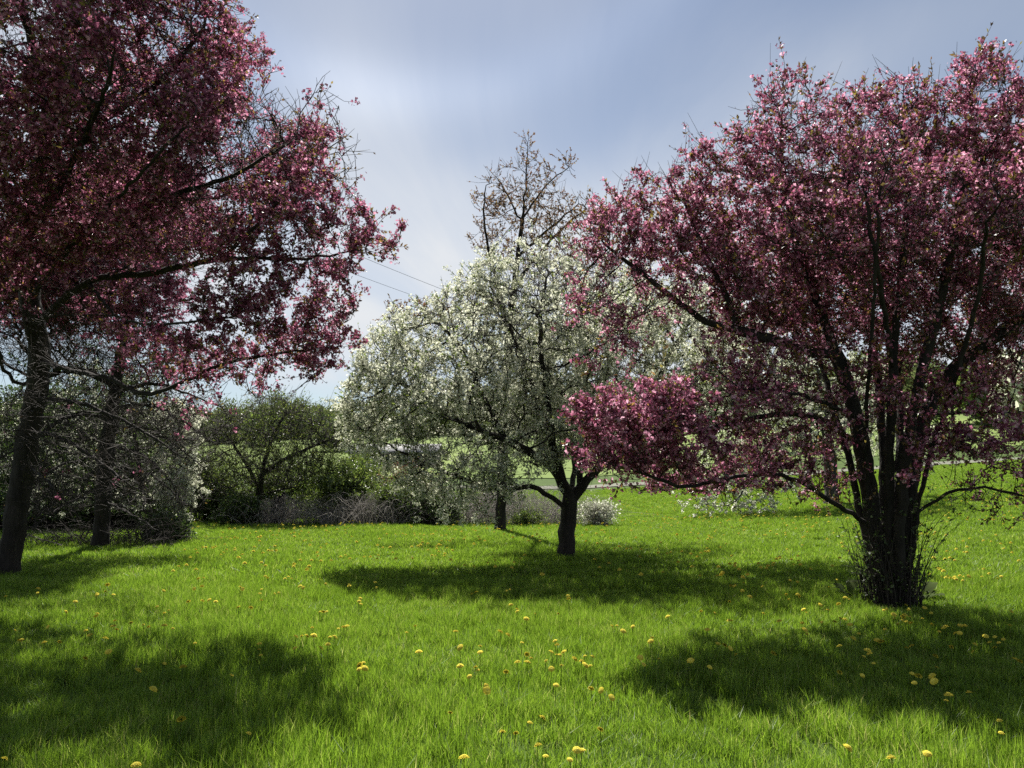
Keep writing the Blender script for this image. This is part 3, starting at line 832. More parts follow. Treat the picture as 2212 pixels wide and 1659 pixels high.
# --- sucker shoots round the foot of the pink tree (part of it)
def shoots(root, base, n, rr, h0, h1, lean, r0, leaves_n, lsize, lmat, name='suckers', center=None, mat='twig', k=4, curve=0.25, keep_out=0.0):
    a = rng.uniform(0, 2 * PI, n)
    q = np.sqrt(rng.uniform(keep_out ** 2, 1, n)) * rr
    b = np.stack([np.cos(a) * q, np.sin(a) * q, np.full(n, -0.05)], 1)
    out = np.stack([np.cos(a), np.sin(a), 0 * a], 1)
    ln = rng.uniform(h0, h1, n)
    segs = 5
    d = unit(out * (np.abs(rng.normal(size=n)) * lean)[:, None] + rdir(n) * 0.12 + np.array([0, 0, 1.0]))
    P = [b]; parts = []; R = r0 * rng.uniform(0.6, 1.2, n)
    pd = d
    for i in range(segs):
        nd = unit(d + rdir(n) * 0.16 - np.array([0, 0, curve * 0.2]) * i + out * 0.015)
        p = P[-1] + nd * (ln / segs)[:, None]
        V, Fc = tubes(P[-1], p, pd, nd, R * (1 - i / (segs + .6)), R * (1 - (i + 1) / (segs + .6)), k)
        parts.append((V, Fc, None, 0))
        P.append(p); d = nd; pd = nd
    P = np.stack(P, 1)
    m = n * 4
    i = rng.integers(0, n, m); j = rng.integers(1, segs + 1, m)
    tb_ = P[i, j]
    td = unit(rdir(m) + np.array([0, 0, 0.4]))
    tl = rng.uniform(0.08, 0.3, m)[:, None] * min(1.0, h1)
    parts += [(v, f, t, 0) for v, f, t, _ in twig_tubes(tb_, tb_ + td * tl * .5, tb_ + unit(td + rdir(m) * .4) * tl, np.full(m, r0 * 0.35))]
    obj(name, make_mesh(name, parts, M[mat], True), root, kind='stuff')
    if leaves_n:
        w = rng.integers(0, m, leaves_n)
        c = tb_[w] + td[w] * tl[w] * rng.uniform(0.2, 1.1, (leaves_n, 1))
        obj('leaves', make_mesh('leaves', [leafquads(c, unit(td[w] + rdir(leaves_n)), lsize * rng.uniform(.6, 1.3, leaves_n), lsize * .27 * rng.uniform(.7, 1.3, leaves_n), rng.random(leaves_n))], M[lmat]), root, kind='stuff')
    return P
crab = [o for o in COL.objects if o.name.startswith('crabapple_tree')]
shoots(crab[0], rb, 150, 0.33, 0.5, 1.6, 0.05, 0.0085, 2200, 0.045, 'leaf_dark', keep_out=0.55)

# --- second trunk in the thicket: half bare, dead lower boughs
sb = G0(at(215, 1188, 17.0))
limbs = [(True, [sb - np.array([0, 0, .05]), at(225, 1050, 17), at(240, 900, 17), at(262, 760, 17), at(285, 600, 17), at(300, 450, 17)])]
for (x, y, x2, y2, x3, y3, dd) in ((228, 1000, 330, 1030, 420, 1110, -2), (232, 960, 320, 990, 400, 1080, -3), (236, 920, 330, 930, 440, 1010, -1.5), (240, 880, 340, 880, 470, 960, -2), (230, 980, 120, 1010, 20, 1080, -2),
                                   (240, 900, 150, 900, 60, 960, -2.5), (246, 850, 340, 830, 480, 880, -1), (250, 830, 160, 800, 50, 830, -1.5), (222, 1080, 300, 1120, 380, 1170, -2.5), (226, 1050, 140, 1090, 70, 1140, -3)):
    limbs.append((False, [at(x, y, 17), at(x2, y2, 17 + dd * .5), at(x3, y3, 17 + dd)]))
blobs = [(370, 1060, 15.2, 90, 60, 1.0), (400, 980, 15.4, 110, 60, 1.0), (420, 900, 16, 110, 60, 1.0), (80, 1040, 15, 110, 80, 1.0), (100, 900, 15, 120, 80, 1.0), (290, 900, 16, 120, 80, 1.4), (230, 1020, 15, 130, 70, 1.2), (330, 1130, 14.8, 80, 40, .6), (250, 760, 16.5, 200, 90, 2.0, 1.2), (200, 600, 16, 200, 130, 2.2, 1.2), (40, 640, 15.5, 170, 160, 2.2, 1.2), (280, 440, 16.5, 180, 110, 2.0)]
build_tree('thicket_tree', 'straight dark trunk with drooping bare lower boughs and pink blossom high up', 'tree', sb, limbs, blobs, 5600, 0.18, 0.165, 1.6, 0.16, 0.075, tip=0.005,
           twigs=3, tlen=(0.2, 0.55), up=-0.25, tdroop=0.2, leaves=9000, lsize=0.055, lmat='leaf_bronze', flowers=60000, fsize=0.03, lv_keep=lambda Pp: 0.05 + sstep(3.8, 5.0, Pp[:, 2]), fl_keep=lambda Pp: 0.002 + sstep(4.3, 5.4, Pp[:, 2]), tr=0.0045, trop=(0, 0, -0.05), twigmat='twig', seed=31, jitter=0.3)
# --- white blossoming tree deep in the thicket
pb = G0(at(330, 1178, 20.0))
limbs = [(True, [pb - np.array([0, 0, .05]), at(320, 1100, 20), at(300, 1000, 20), at(280, 850, 20)]), (False, [at(320, 1100, 20), at(370, 1040, 19.5), at(395, 1010, 19.2)]), (False, [at(310, 1050, 20), at(220, 960, 20), at(120, 900, 20)]),
         (False, [at(322, 1110, 20), at(200, 1080, 19.6), at(90, 1060, 19.4)])]
blobs = [(385, 1060, 19.1, 36, 70, 0.7, 2), (365, 1010, 19.3, 50, 60, 0.9, 1.5), (340, 930, 19.6, 90, 80, 1.2), (220, 930, 20, 130, 100, 1.5), (90, 950, 20, 120, 110, 1.5), (120, 1060, 19.6, 110, 60, 1.2), (260, 1050, 19.5, 100, 70, 1.2), (250, 840, 20, 150, 60, 1.3), (380, 1120, 19, 40, 30, .5, 1.5)]
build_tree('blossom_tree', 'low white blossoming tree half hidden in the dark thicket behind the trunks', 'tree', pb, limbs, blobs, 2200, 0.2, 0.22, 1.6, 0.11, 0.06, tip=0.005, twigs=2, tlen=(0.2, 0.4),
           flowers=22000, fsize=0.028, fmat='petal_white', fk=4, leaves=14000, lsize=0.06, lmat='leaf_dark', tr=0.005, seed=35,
           fl_keep=lambda Pp: 0.05 + 2.0 * sstep(-8.9, -8.3, Pp[:, 0]))
# --- the drooping white tree behind the pink one
ob = G0(at(1797, 1092, 29.0))
limbs = [(True, [ob - np.array([0, 0, .05]), at(1795, 1020, 29), at(1780, 900, 29), at(1765, 780, 29)]), (False, [at(1790, 980, 29), at(1700, 960, 28.5), at(1600, 1010, 28), at(1540, 1080, 27.6)]), (False, [at(1788, 960, 29), at(1720, 920, 27), at(1640, 990, 26.4), at(1600, 1070, 26)]),
         (False, [at(1785, 930, 29), at(1880, 900, 29), at(1990, 930, 29)]), (False, [at(1780, 900, 29), at(1680, 850, 29), at(1560, 880, 29)])]
blobs = [(1570, 1085, 26.5, 110, 38, 1.2, 1.4), (1640, 1040, 26.6, 100, 50, 1.2), (1560, 1000, 27.5, 120, 60, 1.4), (1660, 930, 28, 150, 70, 1.8), (1820, 900, 28.6, 150, 80, 1.8), (1950, 950, 29, 110, 60, 1.4), (1760, 800, 29, 160, 70, 2.0)]
build_tree('blossom_tree', 'drooping white blossoming tree with a grey trunk on the rise behind the pink clump', 'tree', ob, limbs, blobs, 1700, 0.26, 0.28, 2.2, 0.24, 0.1, tip=0.006, twigs=2, tlen=(0.25, 0.55), up=-0.2, tdroop=0.35,
           flowers=26000, fsize=0.036, fmat='petal_white', fk=4, leaves=7000, lsize=0.07, lmat='leaf_fresh', tr=0.006, bark='bark_grey', trop=(0, 0, -0.08), seed=41)
# --- the small dark tree in the hedgerow
hb = G0(at(556, 1120, 26.0))
limbs = [(True, [hb - np.array([0, 0, .05]), at(560, 1070, 26), at(568, 1010, 26), at(590, 940, 26), at(620, 890, 26)]), (False, [at(562, 1060, 26), at(530, 1000, 26), at(490, 940, 26)]), (False, [at(568, 1020, 26), at(640, 980, 26), at(710, 950, 25.8)]), (False, [at(560, 1070, 26), at(600, 1060, 25.5), at(650, 1050, 25)])]
blobs = [(560, 930, 26, 110, 45, 1.2), (650, 920, 26, 80, 50, 1.2), (480, 970, 26, 60, 50, 1.0), (700, 960, 26, 60, 45, 1.0), (600, 1010, 25.6, 110, 50, 1.2), (600, 880, 26, 60, 30, .8), (500, 1050, 25.6, 60, 40, .8)]
build_tree('hedgerow_tree', 'small dark twiggy tree standing in the hedgerow with few olive leaves', 'tree', hb, limbs, blobs, 2400, 0.19, 0.18, 1.6, 0.12, 0.06, tip=0.006, twigs=4, tlen=(0.25, 0.6), leaves=14000, lsize=0.06, lmat='leaf_fresh', tr=0.006, seed=45)

# --- hedgerow shrubs, each a bush of stems and leaves
def shrub(name, label, px, py, Y, w, h, stems, leaves_n, lsize, lmat, mat='twig', lean=0.5, r0=0.012, curve=0.3, group=None, flowers=None, category='shrub'):
    b = G0(at(px, py, Y))
    root = thing(name, label, category, tuple(b), group)
    rr = w * Y / F / 2
    hh = h * Y / F
    n = stems
    a = rng.uniform(0, 2 * PI, n)
    q = np.sqrt(rng.random(n)) * rr * 0.45
    B = np.stack([np.cos(a) * q, np.sin(a) * q * 0.8, np.full(n, -0.05)], 1)
    # ends spread through a lumpy dome
    th = rng.uniform(0, 2 * PI, n); el = rng.random(n) ** 0.7
    rad = rng.uniform(0.55, 1.0, n)
    dome = np.stack([np.cos(th) * np.sqrt(1 - el ** 2) * rr * rad, np.sin(th) * np.sqrt(1 - el ** 2) * rr * 0.8 * rad, el * hh * rad + 0.1], 1)
    dome[:, 2] *= 0.8 + 0.35 * lump(dome + b, 1.6, n)
    mid = B * 0.4 + dome * 0.6 + np.array([0, 0, 0.25 * hh * curve]) + rng.normal(size=(n, 3)) * 0.08 * rr
    pts = [B, (B + mid) / 2 + rng.normal(size=(n, 3)) * 0.04, mid, (mid + dome) / 2 + rng.normal(size=(n, 3)) * 0.05, dome]
    parts = []
    R = r0 * rng.uniform(0.5, 1.3, n)
    for i in range(4):
        d = unit(pts[i + 1] - pts[i])
        V, Fc = tubes(pts[i], pts[i + 1], d, d, R * (1 - i * .22), R * (1 - (i + 1) * .22), 3)
        parts.append((V, Fc, None, 0))
    m = n * 7
    i = rng.integers(0, n, m); t = rng.random((m, 1))
    seg = rng.integers(1, 4, m)
    PT = np.stack(pts, 1)
    c = PT[i, seg] * (1 - t) + PT[i, seg + 1] * t
    td = unit(rdir(m) + unit(PT[i, seg + 1] - PT[i, seg]) * 0.8 + np.array([0, 0, 0.25]))
    tl = rng.uniform(0.12, 0.42, (m, 1)) * min(1.3, hh)
    parts += [(v, f, tt, 0) for v, f, tt, _ in twig_tubes(c, c + td * tl * .5, c + unit(td + rdir(m) * .5) * tl, np.full(m, r0 * .32))]
    obj('stems', make_mesh(name + '_stems', parts, M[mat], True), root)
    def spots(k):
        j = rng.integers(0, m, k)
        return c[j] + td[j] * tl[j] * rng.uniform(0.1, 1.05, (k, 1)) + rng.normal(size=(k, 3)) * 0.03, unit(td[j] + rdir(k))
    if leaves_n:
        p, d = spots(leaves_n)
        obj('foliage', make_mesh(name + '_foliage', [leafquads(p, d, lsize * rng.uniform(.6, 1.35, leaves_n), lsize * .3 * rng.uniform(.7, 1.3, leaves_n), np.clip(rng.normal(.45, .22, leaves_n), 0, 1))], M[lmat]), root, kind='stuff')
    if flowers:
        p, d = spots(flowers)
        obj('blossoms', make_mesh(name + '_blossoms', [petals(p, rdir(flowers), np.full(flowers, 0.03), rng.random(flowers), 4)], M['petal_white']), root, kind='stuff')
    return root
HG = 'hedgerow shrubs behind the meadow'
shrub('shrub', 'pale green leafy shrub beside the white blossom at the hedgerow end', 455, 1125, 27.0, 150, 170, 170, 15000, 0.08, 'leaf_fresh', group=HG)
shrub('shrub', 'airy yellow-green shrub behind the small dark hedgerow tree', 620, 1122, 29.0, 260, 150, 240, 22000, 0.08, 'leaf_fresh', group=HG)
shrub('shrub', 'dense mid-green shrub in front of the pale-roofed barn', 745, 1130, 26.0, 230, 150, 240, 22000, 0.075, 'leaf_fresh', group=HG)
shrub('shrub', 'bright green rounded shrub just below the barn roof', 790, 1120, 27.5, 140, 158, 120, 12000, 0.08, 'leaf_fresh', group=HG)
shrub('shrub', 'reddish-brown twiggy shrub between the barn and the white tree', 880, 1130, 26.5, 190, 135, 240, 8000, 0.065, 'leaf_red', group=HG)
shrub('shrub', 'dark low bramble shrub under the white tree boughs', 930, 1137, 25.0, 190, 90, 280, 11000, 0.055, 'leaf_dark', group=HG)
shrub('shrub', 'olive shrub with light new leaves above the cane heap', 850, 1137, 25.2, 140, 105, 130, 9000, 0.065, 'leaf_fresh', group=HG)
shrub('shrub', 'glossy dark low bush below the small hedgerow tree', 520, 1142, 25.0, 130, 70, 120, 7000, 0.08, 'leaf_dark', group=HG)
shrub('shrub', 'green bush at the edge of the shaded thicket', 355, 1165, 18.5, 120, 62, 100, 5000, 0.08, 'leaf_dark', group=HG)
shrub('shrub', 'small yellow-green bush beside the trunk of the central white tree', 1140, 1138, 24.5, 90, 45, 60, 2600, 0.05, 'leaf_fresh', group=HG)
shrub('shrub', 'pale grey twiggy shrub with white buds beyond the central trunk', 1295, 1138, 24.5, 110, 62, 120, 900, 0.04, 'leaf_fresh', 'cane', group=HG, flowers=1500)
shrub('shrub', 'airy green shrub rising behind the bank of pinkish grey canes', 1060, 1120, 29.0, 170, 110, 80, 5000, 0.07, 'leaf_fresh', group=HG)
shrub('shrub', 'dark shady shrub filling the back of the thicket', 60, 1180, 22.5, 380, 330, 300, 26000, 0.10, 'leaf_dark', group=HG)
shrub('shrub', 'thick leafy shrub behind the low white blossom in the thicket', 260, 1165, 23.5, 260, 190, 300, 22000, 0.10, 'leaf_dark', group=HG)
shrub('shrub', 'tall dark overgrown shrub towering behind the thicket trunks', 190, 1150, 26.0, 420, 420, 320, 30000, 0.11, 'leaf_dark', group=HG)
CG = 'heaps of dead canes along the hedgerow'
def canes(label, px, py, Y, w, h, n, mat='cane', r=0.006):
    b = G0(at(px, py, Y))
    root = thing('cane_heap', label, 'dead canes', tuple(b), CG)
    rr = w * Y / F / 2; hh = h * Y / F
    x = rng.uniform(-rr, rr, n); y = rng.normal(size=n) * 0.45
    dx = rng.normal(size=n) * rr * 0.5; dy = rng.normal(size=n) * 0.5
    top = hh * rng.uniform(0.4, 1.1, n) * (1 - 0.5 * (x / rr) ** 2)
    t = np.linspace(0, 1, 7)
    P = np.stack([x[:, None] + dx[:, None] * t, y[:, None] + dy[:, None] * t, top[:, None] * np.sin(t * 2.4) + 0.0 * t], -1)
    P[:, 1:] += rng.normal(size=P[:, 1:].shape) * 0.03
    parts = []
    R = r * rng.uniform(0.6, 1.4, n)
    for i in range(6):
        d = unit(P[:, i + 1] - P[:, i])
        V, Fc = tubes(P[:, i], P[:, i + 1], d, d, R * (1 - i / 9), R * (1 - (i + 1) / 9), 3)
        parts.append((V, Fc, None, 0))
    obj('canes', make_mesh('canes', parts, M[mat], True), root, kind='stuff')
canes('grey heap of dead arching canes below the small hedgerow tree', 625, 1140, 25.0, 190, 62, 420)
canes('grey arching cane heap at the foot of the dense green shrub', 790, 1140, 24.6, 170, 70, 420)
canes('pinkish grey bank of dead canes behind the two tree trunks', 1110, 1138, 25.5, 300, 85, 900)
canes('thin dead brushwood under the shaded thicket boughs', 230, 1190, 17.5, 330, 60, 220, 'twig', 0.007)

# --- broken stump in the hedgerow
st = G0(at(600, 1128, 25.6))
root = thing('tree_stump', 'dark jagged broken stump beside the small hedgerow tree', 'stump', tuple(st))
k = 14
ang = np.arange(k) * 2 * PI / k
rings = []
for zz, r_ in ((-0.05, .34), (0.15, .26), (0.45, .22), (0.62, .2)):
    rr_ = r_ * (1 + .13 * np.sin(ang * 3 + zz * 4) + .05 * rng.normal(size=k))
    rings.append(np.stack([np.cos(ang) * rr_, np.sin(ang) * rr_, np.full(k, zz) + (zz > .6) * (rng.random(k) * .3 + .28 * np.maximum(np.cos(ang - 0.4), 0))], 1))
rings.append(np.stack([np.cos(ang) * .1, np.sin(ang) * .1, np.full(k, .5)], 1))
V = np.concatenate(rings)
i = np.arange(k); j = (i + 1) % k
Fc = np.concatenate([np.stack([q * k + i, q * k + j, (q + 1) * k + j, (q + 1) * k + i], 1) for q in range(4)])
obj('stump', make_mesh('stump', [(V, Fc, None, 0)], M['bark']), root)
d = rdir(9) * np.array([1, 1, .15]); d = unit(d)
V, Fc = tubes(np.zeros((9, 3)) + np.array([0, 0, .1]), d * rng.uniform(.5, 1.0, (9, 1)) + np.array([0, 0, .05]), d, d, np.full(9, .08), np.full(9, .02), 5)
obj('roots', make_mesh('roots', [(V, Fc, None, 0)], M['bark']), root)

# --- barn beyond the hedgerow
bc = at(830, 990, 90.0); bz = float(ground_z(bc[0], 90))
root = thing('barn', 'long low barn with a pale grey metal roof beyond the hedgerow', 'barn', (bc[0] + 1.5, 90, bz))
ridge = at(830, 962, 90)[2] - bz
W_, Dp, eave = 9.5, 8.0, ridge - 1.0
V, Fc = box((0, 0, eave / 2), (W_, Dp, eave)); obj('wall', make_mesh('barn_wall', [(V, Fc, None, 0)], M['barn_wall']), root)
hw, hd = W_ / 2 + .4, Dp / 2 + .5
ov = .12
V = np.array([[-hw, -hd, eave - .1], [hw, -hd, eave - .1], [hw, 0, ridge], [-hw, 0, ridge], [-hw, hd, eave - .1], [hw, hd, eave - .1]])
V = np.concatenate([V + np.array([0, 0, .05]), V + np.array([0, 0, .05 + ov])])
Fc = np.array([[0, 3, 2, 1], [3, 4, 5, 2], [6, 7, 8, 9], [9, 8, 11, 10], [0, 1, 7, 6], [5, 4, 10, 11], [1, 2, 8, 7], [2, 5, 11, 8], [3, 0, 6, 9], [4, 3, 9, 10]])
rf = obj('roof', make_mesh('barn_roof', [(V, Fc, None, 0)], M['roof']), root)
ribs = [(*box((x, -hd / 2, (eave + ridge) / 2 + .2), (.06, .06, .06)), None, 0) for x in (0,)]
for x in np.linspace(-hw + .3, hw - .3, 14):
    A = np.array([[x, -hd, eave + .08]]); B = np.array([[x, 0, ridge + .18]])
    dd = unit(B - A)
    V, Fc = tubes(A, B, dd, dd, [.04], [.04], 4)
    obj('rib', make_mesh('roof_rib', [(V, Fc, None, 0)], M['roof']), rf)
for x in (-3.3, -1.1, 1.1, 3.3):
    V, Fc = box((x, -Dp / 2 - .01, eave * .5), (1.1, .1, .8)); obj('window', make_mesh('barn_window', [(V, Fc, None, 0)], M['barn_dark']), root)
# --- overhead wires and their poles
def pole(x, y, label):
    z = float(ground_z(x, y))
    root = thing('utility_pole', label, 'pole', (x, y, z), 'utility poles')
    V, Fc = tubes(np.array([[0, 0, -.2]]), np.array([[0, 0, 9.6 - z]]), np.array([[0, 0, 1.]]), np.array([[0, 0, 1.]]), [.15], [.1], 10)
    obj('post', make_mesh('post', [(V, Fc, None, 0)], M['wood_pole'], True), root)
    V, Fc = box((0, 0, 8.95 - z), (2.2, .1, .12), math.radians(-30)); obj('crossarm', make_mesh('crossarm', [(V, Fc, None, 0)], M['wood_pole']), root)
pa, pb_ = np.array([-13.0, 8.6]), np.array([9.4, 49.5])
pole(*pa, 'wooden utility pole with a crossarm beside the overhanging pink tree')
pole(*pb_, 'wooden utility pole with a crossarm far behind the white blossoming tree')
for off, zz, lb_ in ((-0.9, 9.05, 'thin overhead wire crossing the sky, uppermost'), (0.55, 9.05, 'thin overhead wire crossing the sky below the uppermost one'), (0.0, 6.4, 'low slack overhead wire crossing the sky beneath the other wires')):
    t = np.linspace(0, 1, 41)[:, None]
    dr = unit(pb_ - pa); nr = np.array([dr[1], -dr[0]])
    P2 = pa + (pb_ - pa) * t + nr * off
    P = np.concatenate([P2, zz - 0.9 * 4 * t * (1 - t)], 1)
    T = unit(np.gradient(P, axis=0))
    V, Fc = tubes(P[:-1], P[1:], T[:-1], T[1:], np.full(40, .006), np.full(40, .006), 5)
    obj('overhead_wire', make_mesh('overhead_wire', [(V, Fc, None, 0)], M['wire'], True), label=lb_, category='wire', group='overhead wires')
# --- wooded hills
def woodtree(h, r, n):
    c = rng.normal(size=(9, 3)) * np.array([r * .45, r * .45, h * .2]) + np.array([0, 0, h * .6])
    i = rng.integers(0, 9, n)
    p = c[i] + rdir(n) * (rng.random((n, 1)) ** .4) * np.array([r * .55, r * .55, h * .24])
    d = rdir(n)
    s_ = rng.uniform(.35, .8, n)
    pt = [leafquads(p, d, s_, s_ * .4, np.clip(rng.normal(.45, .2, n), 0, 1))]
    V, Fc = tubes(np.array([[0, 0, -1.]]), np.array([[0, 0, h * .7]]), np.array([[0, 0, 1.]]), np.array([[0, 0, 1.]]), [.3], [.1], 5)
    return pt + [(V, Fc, np.full(len(V), 0.1), 0)]
n = 900
px_ = np.concatenate([rng.uniform(-190, 60, 520), rng.uniform(20, 230, 380)])
py_ = np.concatenate([rng.uniform(195, 330, 520), rng.uniform(140, 280, 380)])
pts = np.stack([px_, py_, ground_z(px_, py_)], 1)
s1 = rng.uniform(.55, 1.2, n) * (.7 + .7 * lump(pts * np.array([1, 1, 0]), .035, 77))
scatter('far_woods', [woodtree(9, 4.2, 1500) for _ in range(6)], pts, rng.uniform(0, 6.28, n), s1, s1 * rng.uniform(.8, 1.15, n), M['leaf_far'], kind='stuff', label='spring woodland covering the far hillside', category='woods')
# scattered trees along the foot of the slope
TG = 'trees along the far field edge'
def far_tree(label, px, Y, h, r, mat, n=1600):
    x = (px - 1106) / F * Y
    root = thing('field_tree', label, 'tree', (x, Y, float(ground_z(x, Y))), TG)
    ps = woodtree(h, r, n)
    obj('crown', make_mesh('field_crown', [(v, f, t, 0) for v, f, t, _ in ps[:1]], M[mat]), root, kind='stuff')
    obj('trunk', make_mesh('field_trunk', ps[1:], M['bark']), root)
for lab_, px__, Y__, h__, r__, m__ in (('broad olive tree alone in the far field behind the hedgerow end', 478, 150, 5.5, 4.0, 'leaf_far'), ('pale green tree in the far field above the small hedgerow tree', 575, 135, 5, 3.5, 'leaf_fresh'),
                                       ('round dark tree in the far field above the dense shrub', 690, 150, 6, 4, 'leaf_dark'), ('small fresh green tree just behind the barn', 735, 118, 4, 2.8, 'leaf_far'), ('olive field tree behind the boughs of the white blossom', 880, 140, 6, 4, 'leaf_far')):
    far_tree(lab_, px__, Y__, h__, r__, m__, 2200)
far_tree('white flowering tree at the edge of the far field', 2205, 75, 8, 3.4, 'petal_white', 2600)
far_tree('fresh green tree beside the white one at the far field edge', 2130, 100, 9, 4, 'leaf_fresh', 2600)
far_tree('dark green tree at the field edge behind the pink clump of stems', 2060, 110, 9, 4, 'leaf_dark', 2600)
far_tree('pale green tree beyond the road behind the pink tree boughs', 1620, 85, 7, 3.5, 'leaf_fresh', 2600)
far_tree('round green tree beyond the road behind the central white tree', 1380, 80, 7, 3.8, 'leaf_far', 2600)

# --- dandelions: each one a flower head on a stem
Z1 = [(30,1222),(818,1258),(1492,1092),(1088,985),(922,810),(830,702),(1098,690),(988,670),(1390,735),(1565,615),(1557,578),(1556,543),(1170,545),(650,598),(512,632),(130,525),(120,518),(265,533),(358,533),(92,468),(286,442),(515,470),(540,488),(635,502),(700,452),(680,438),(690,398),(786,424),(860,432),(890,443),(985,440),(1037,447),(575,380),(585,367),(397,355),(452,294),(585,245),(580,255),(632,225),(645,188),(682,246),(224,243),(230,213),(32,262),(942,320),(985,357),(1012,338),(1130,292),(983,226),(1215,288),(1255,286),(1295,287),(1506,324),(1430,324),(1568,287),(1560,238),(1568,218),(1443,200),(1455,213),(1592,143),(1605,150),(1710,157),(1730,146),(1750,153),(1920,152),(1955,186),(1800,195),(1818,203),(2096,192),(1940,355),(1918,353),(1960,356),(1873,450),(2030,454),(2060,443),(2080,440),(1777,493),(1810,505),(1840,490),(1845,498),(1885,486),(1980,510),(2010,498),(1968,543),(1925,574),(1770,573),(2180,650),(2158,672),(2190,685),(2155,695),(1650,240),(1672,237),(1165,218),(1212,200),(1224,145),(1190,150),(1175,107)]
Z2 = [(1197,1235),(1455,1080),(1547,1068),(1642,1015),(1728,973),(2118,1060),(1104,935),(1695,1152),(1748,1226),(1960,1195),(1990,1188),(1912,1255),(1350,760),(1352,777),(1233,693),(1170,628),(1275,636),(1290,640),(1305,525),(1307,482),(1170,492),(1140,395),(1480,665),(1558,600),(1625,590),(1648,565),(1622,538),(1588,474),(1443,387),(1750,598),(1787,650),(1856,627),(1870,523),(1823,538),(1787,532),(1845,560),(1810,445),(1825,473),(1945,570),(2012,550),(2065,556),(1990,597),(2018,627),(2048,620),(1818,757),(2055,772),(2120,780),(2195,832),(893,525),(810,395),(868,346),(1514,213),(1555,234),(1556,258),(1678,274),(1833,272),(1618,308),(1900,155),(1903,175),(1250,130),(1278,122),(1485,118),(1508,102),(605,93),(597,60),(422,78),(502,207),(488,187),(498,167),(2197,350),(1494,410)]
Z3 = [(1262,1050),(1690,1080),(1495,1112),(2080,902),(2090,970),(1790,788),(1803,762),(1915,750),(1620,708),(1715,668),(1725,685),(1642,660),(1608,645),(1340,654),(1217,642),(1740,608),(1735,548),(1400,588),(1377,547),(1347,558),(1368,524),(1420,470),(1440,478),(1215,497),(1580,512),(1605,506),(1820,510),(1935,528),(1948,490),(2053,507),(2100,462),(2005,442),(2025,475),(2055,458),(2075,488),(2190,582),(2162,563),(1865,430),(1840,435),(1790,395),(1780,404),(1755,430),(1870,384),(1893,386),(1715,380),(1290,453),(1320,433),(1040,432),(1030,412),(1015,384),(890,372),(805,323),(1020,308),(1037,325),(1153,305),(1120,377),(1220,357),(1245,357),(1272,383),(1190,370),(860,546),(655,550),(627,517),(596,492),(560,484),(502,408),(515,615),(411,579),(240,568),(140,570),(160,597),(205,450),(196,468),(98,400),(48,416),(15,396),(288,346),(543,327),(468,313),(620,364),(635,366),(622,263),(733,236),(690,200),(697,163),(648,180),(630,178),(797,176),(720,130),(942,251),(928,226),(990,225),(1000,230),(1160,187),(1247,238),(1268,245),(1210,275),(1113,278),(1202,140),(950,150),(990,153),(1560,342),(1575,365),(1555,362),(1595,338),(1568,328),(1590,308),(1600,375),(1510,332),(1510,358),(1470,300),(1455,305),(1575,277),(1675,292),(1710,318),(1665,358),(1460,412),(1530,380),(1700,122),(1748,85),(1760,105),(1770,125),(1790,135),(1800,128),(1815,138),(1830,140),(1845,143),(1880,148),(1885,128),(1915,128),(1985,123),(2025,118),(2090,130),(2070,138),(1777,100),(1835,130),(1865,126),(2135,390),(2145,320)]
src = [(x / 2.458, 1350 + y / 2.458) for x, y in Z1] + [(700 + x / 2.765, 1400 + y / 2.765) for x, y in Z2] + [(1500 + x / 2.212, 1350 + y / 2.212) for x, y in Z3]
DH = 0.17
spots_ = np.array([on_ground(x * .8848, y * .8848, DH) for x, y in src])
order = np.argsort(spots_[:, 1])
spots_ = spots_[order]
def head_mesh(k):
    r_ = np.random.default_rng(k)
    parts = []
    # florets from the drooping rim up to the middle, laid over a low dome
    for nn, r0, r1, z0, z1, w_, tt in ((24, .010, .0225, .004, -.004, .0030, .35), (22, .008, .0195, .008, .003, .0029, .5), (18, .005, .0155, .011, .0085, .0028, .6), (13, .002, .0105, .013, .0125, .0026, .7), (7, .0, .0055, .0135, .0155, .0024, .8)):
        a = np.arange(nn) * 2 * PI / nn + r_.uniform(0, 1)
        e = np.stack([np.cos(a), np.sin(a), 0 * a], 1); q = np.stack([-np.sin(a), np.cos(a), 0 * a], 1)
        f = r_.uniform(.88, 1.1, nn)[:, None]
        up_ = np.array([0, 0, 1.])
        B0, B1 = e * r0 + up_ * z0, e * r1 * f + up_ * z1
        V = np.stack([B0 - q * w_ * .6, B0 + q * w_ * .6, B1 + q * w_, B1 - q * w_], 1).reshape(-1, 3)
        parts.append((V, np.arange(4 * nn).reshape(-1, 4), np.repeat(np.clip(r_.normal(tt, .15, nn), 0, 1), 4), 0))
    return make_mesh('dandelion_head', parts, M['dandelion'])
heads = [head_mesh(k) for k in range(4)]
def stem_mesh(k):
    r_ = np.random.default_rng(50 + k)
    b = r_.normal(size=2) * .02
    P = np.array([[b[0], b[1], -DH], [b[0] * .4, b[1] * .4, -DH * .5], [0, 0, 0.]])
    T = unit(np.gradient(P, axis=0))
    V, Fc = tubes(P[:-1], P[1:], T[:-1], T[1:], [.0022, .002], [.002, .0018], 5)
    V2, F2 = tubes(np.array([[0, 0, -.008]]), np.array([[0, 0, .001]]), np.array([[0, 0, 1.]]), np.array([[0, 0, 1.]]), [.003], [.007], 6)
    return make_mesh('dandelion_stem', [(V, Fc, None, 0), (V2, F2, None, 0)], M['stem'])
stems_ = [stem_mesh(k) for k in range(4)]
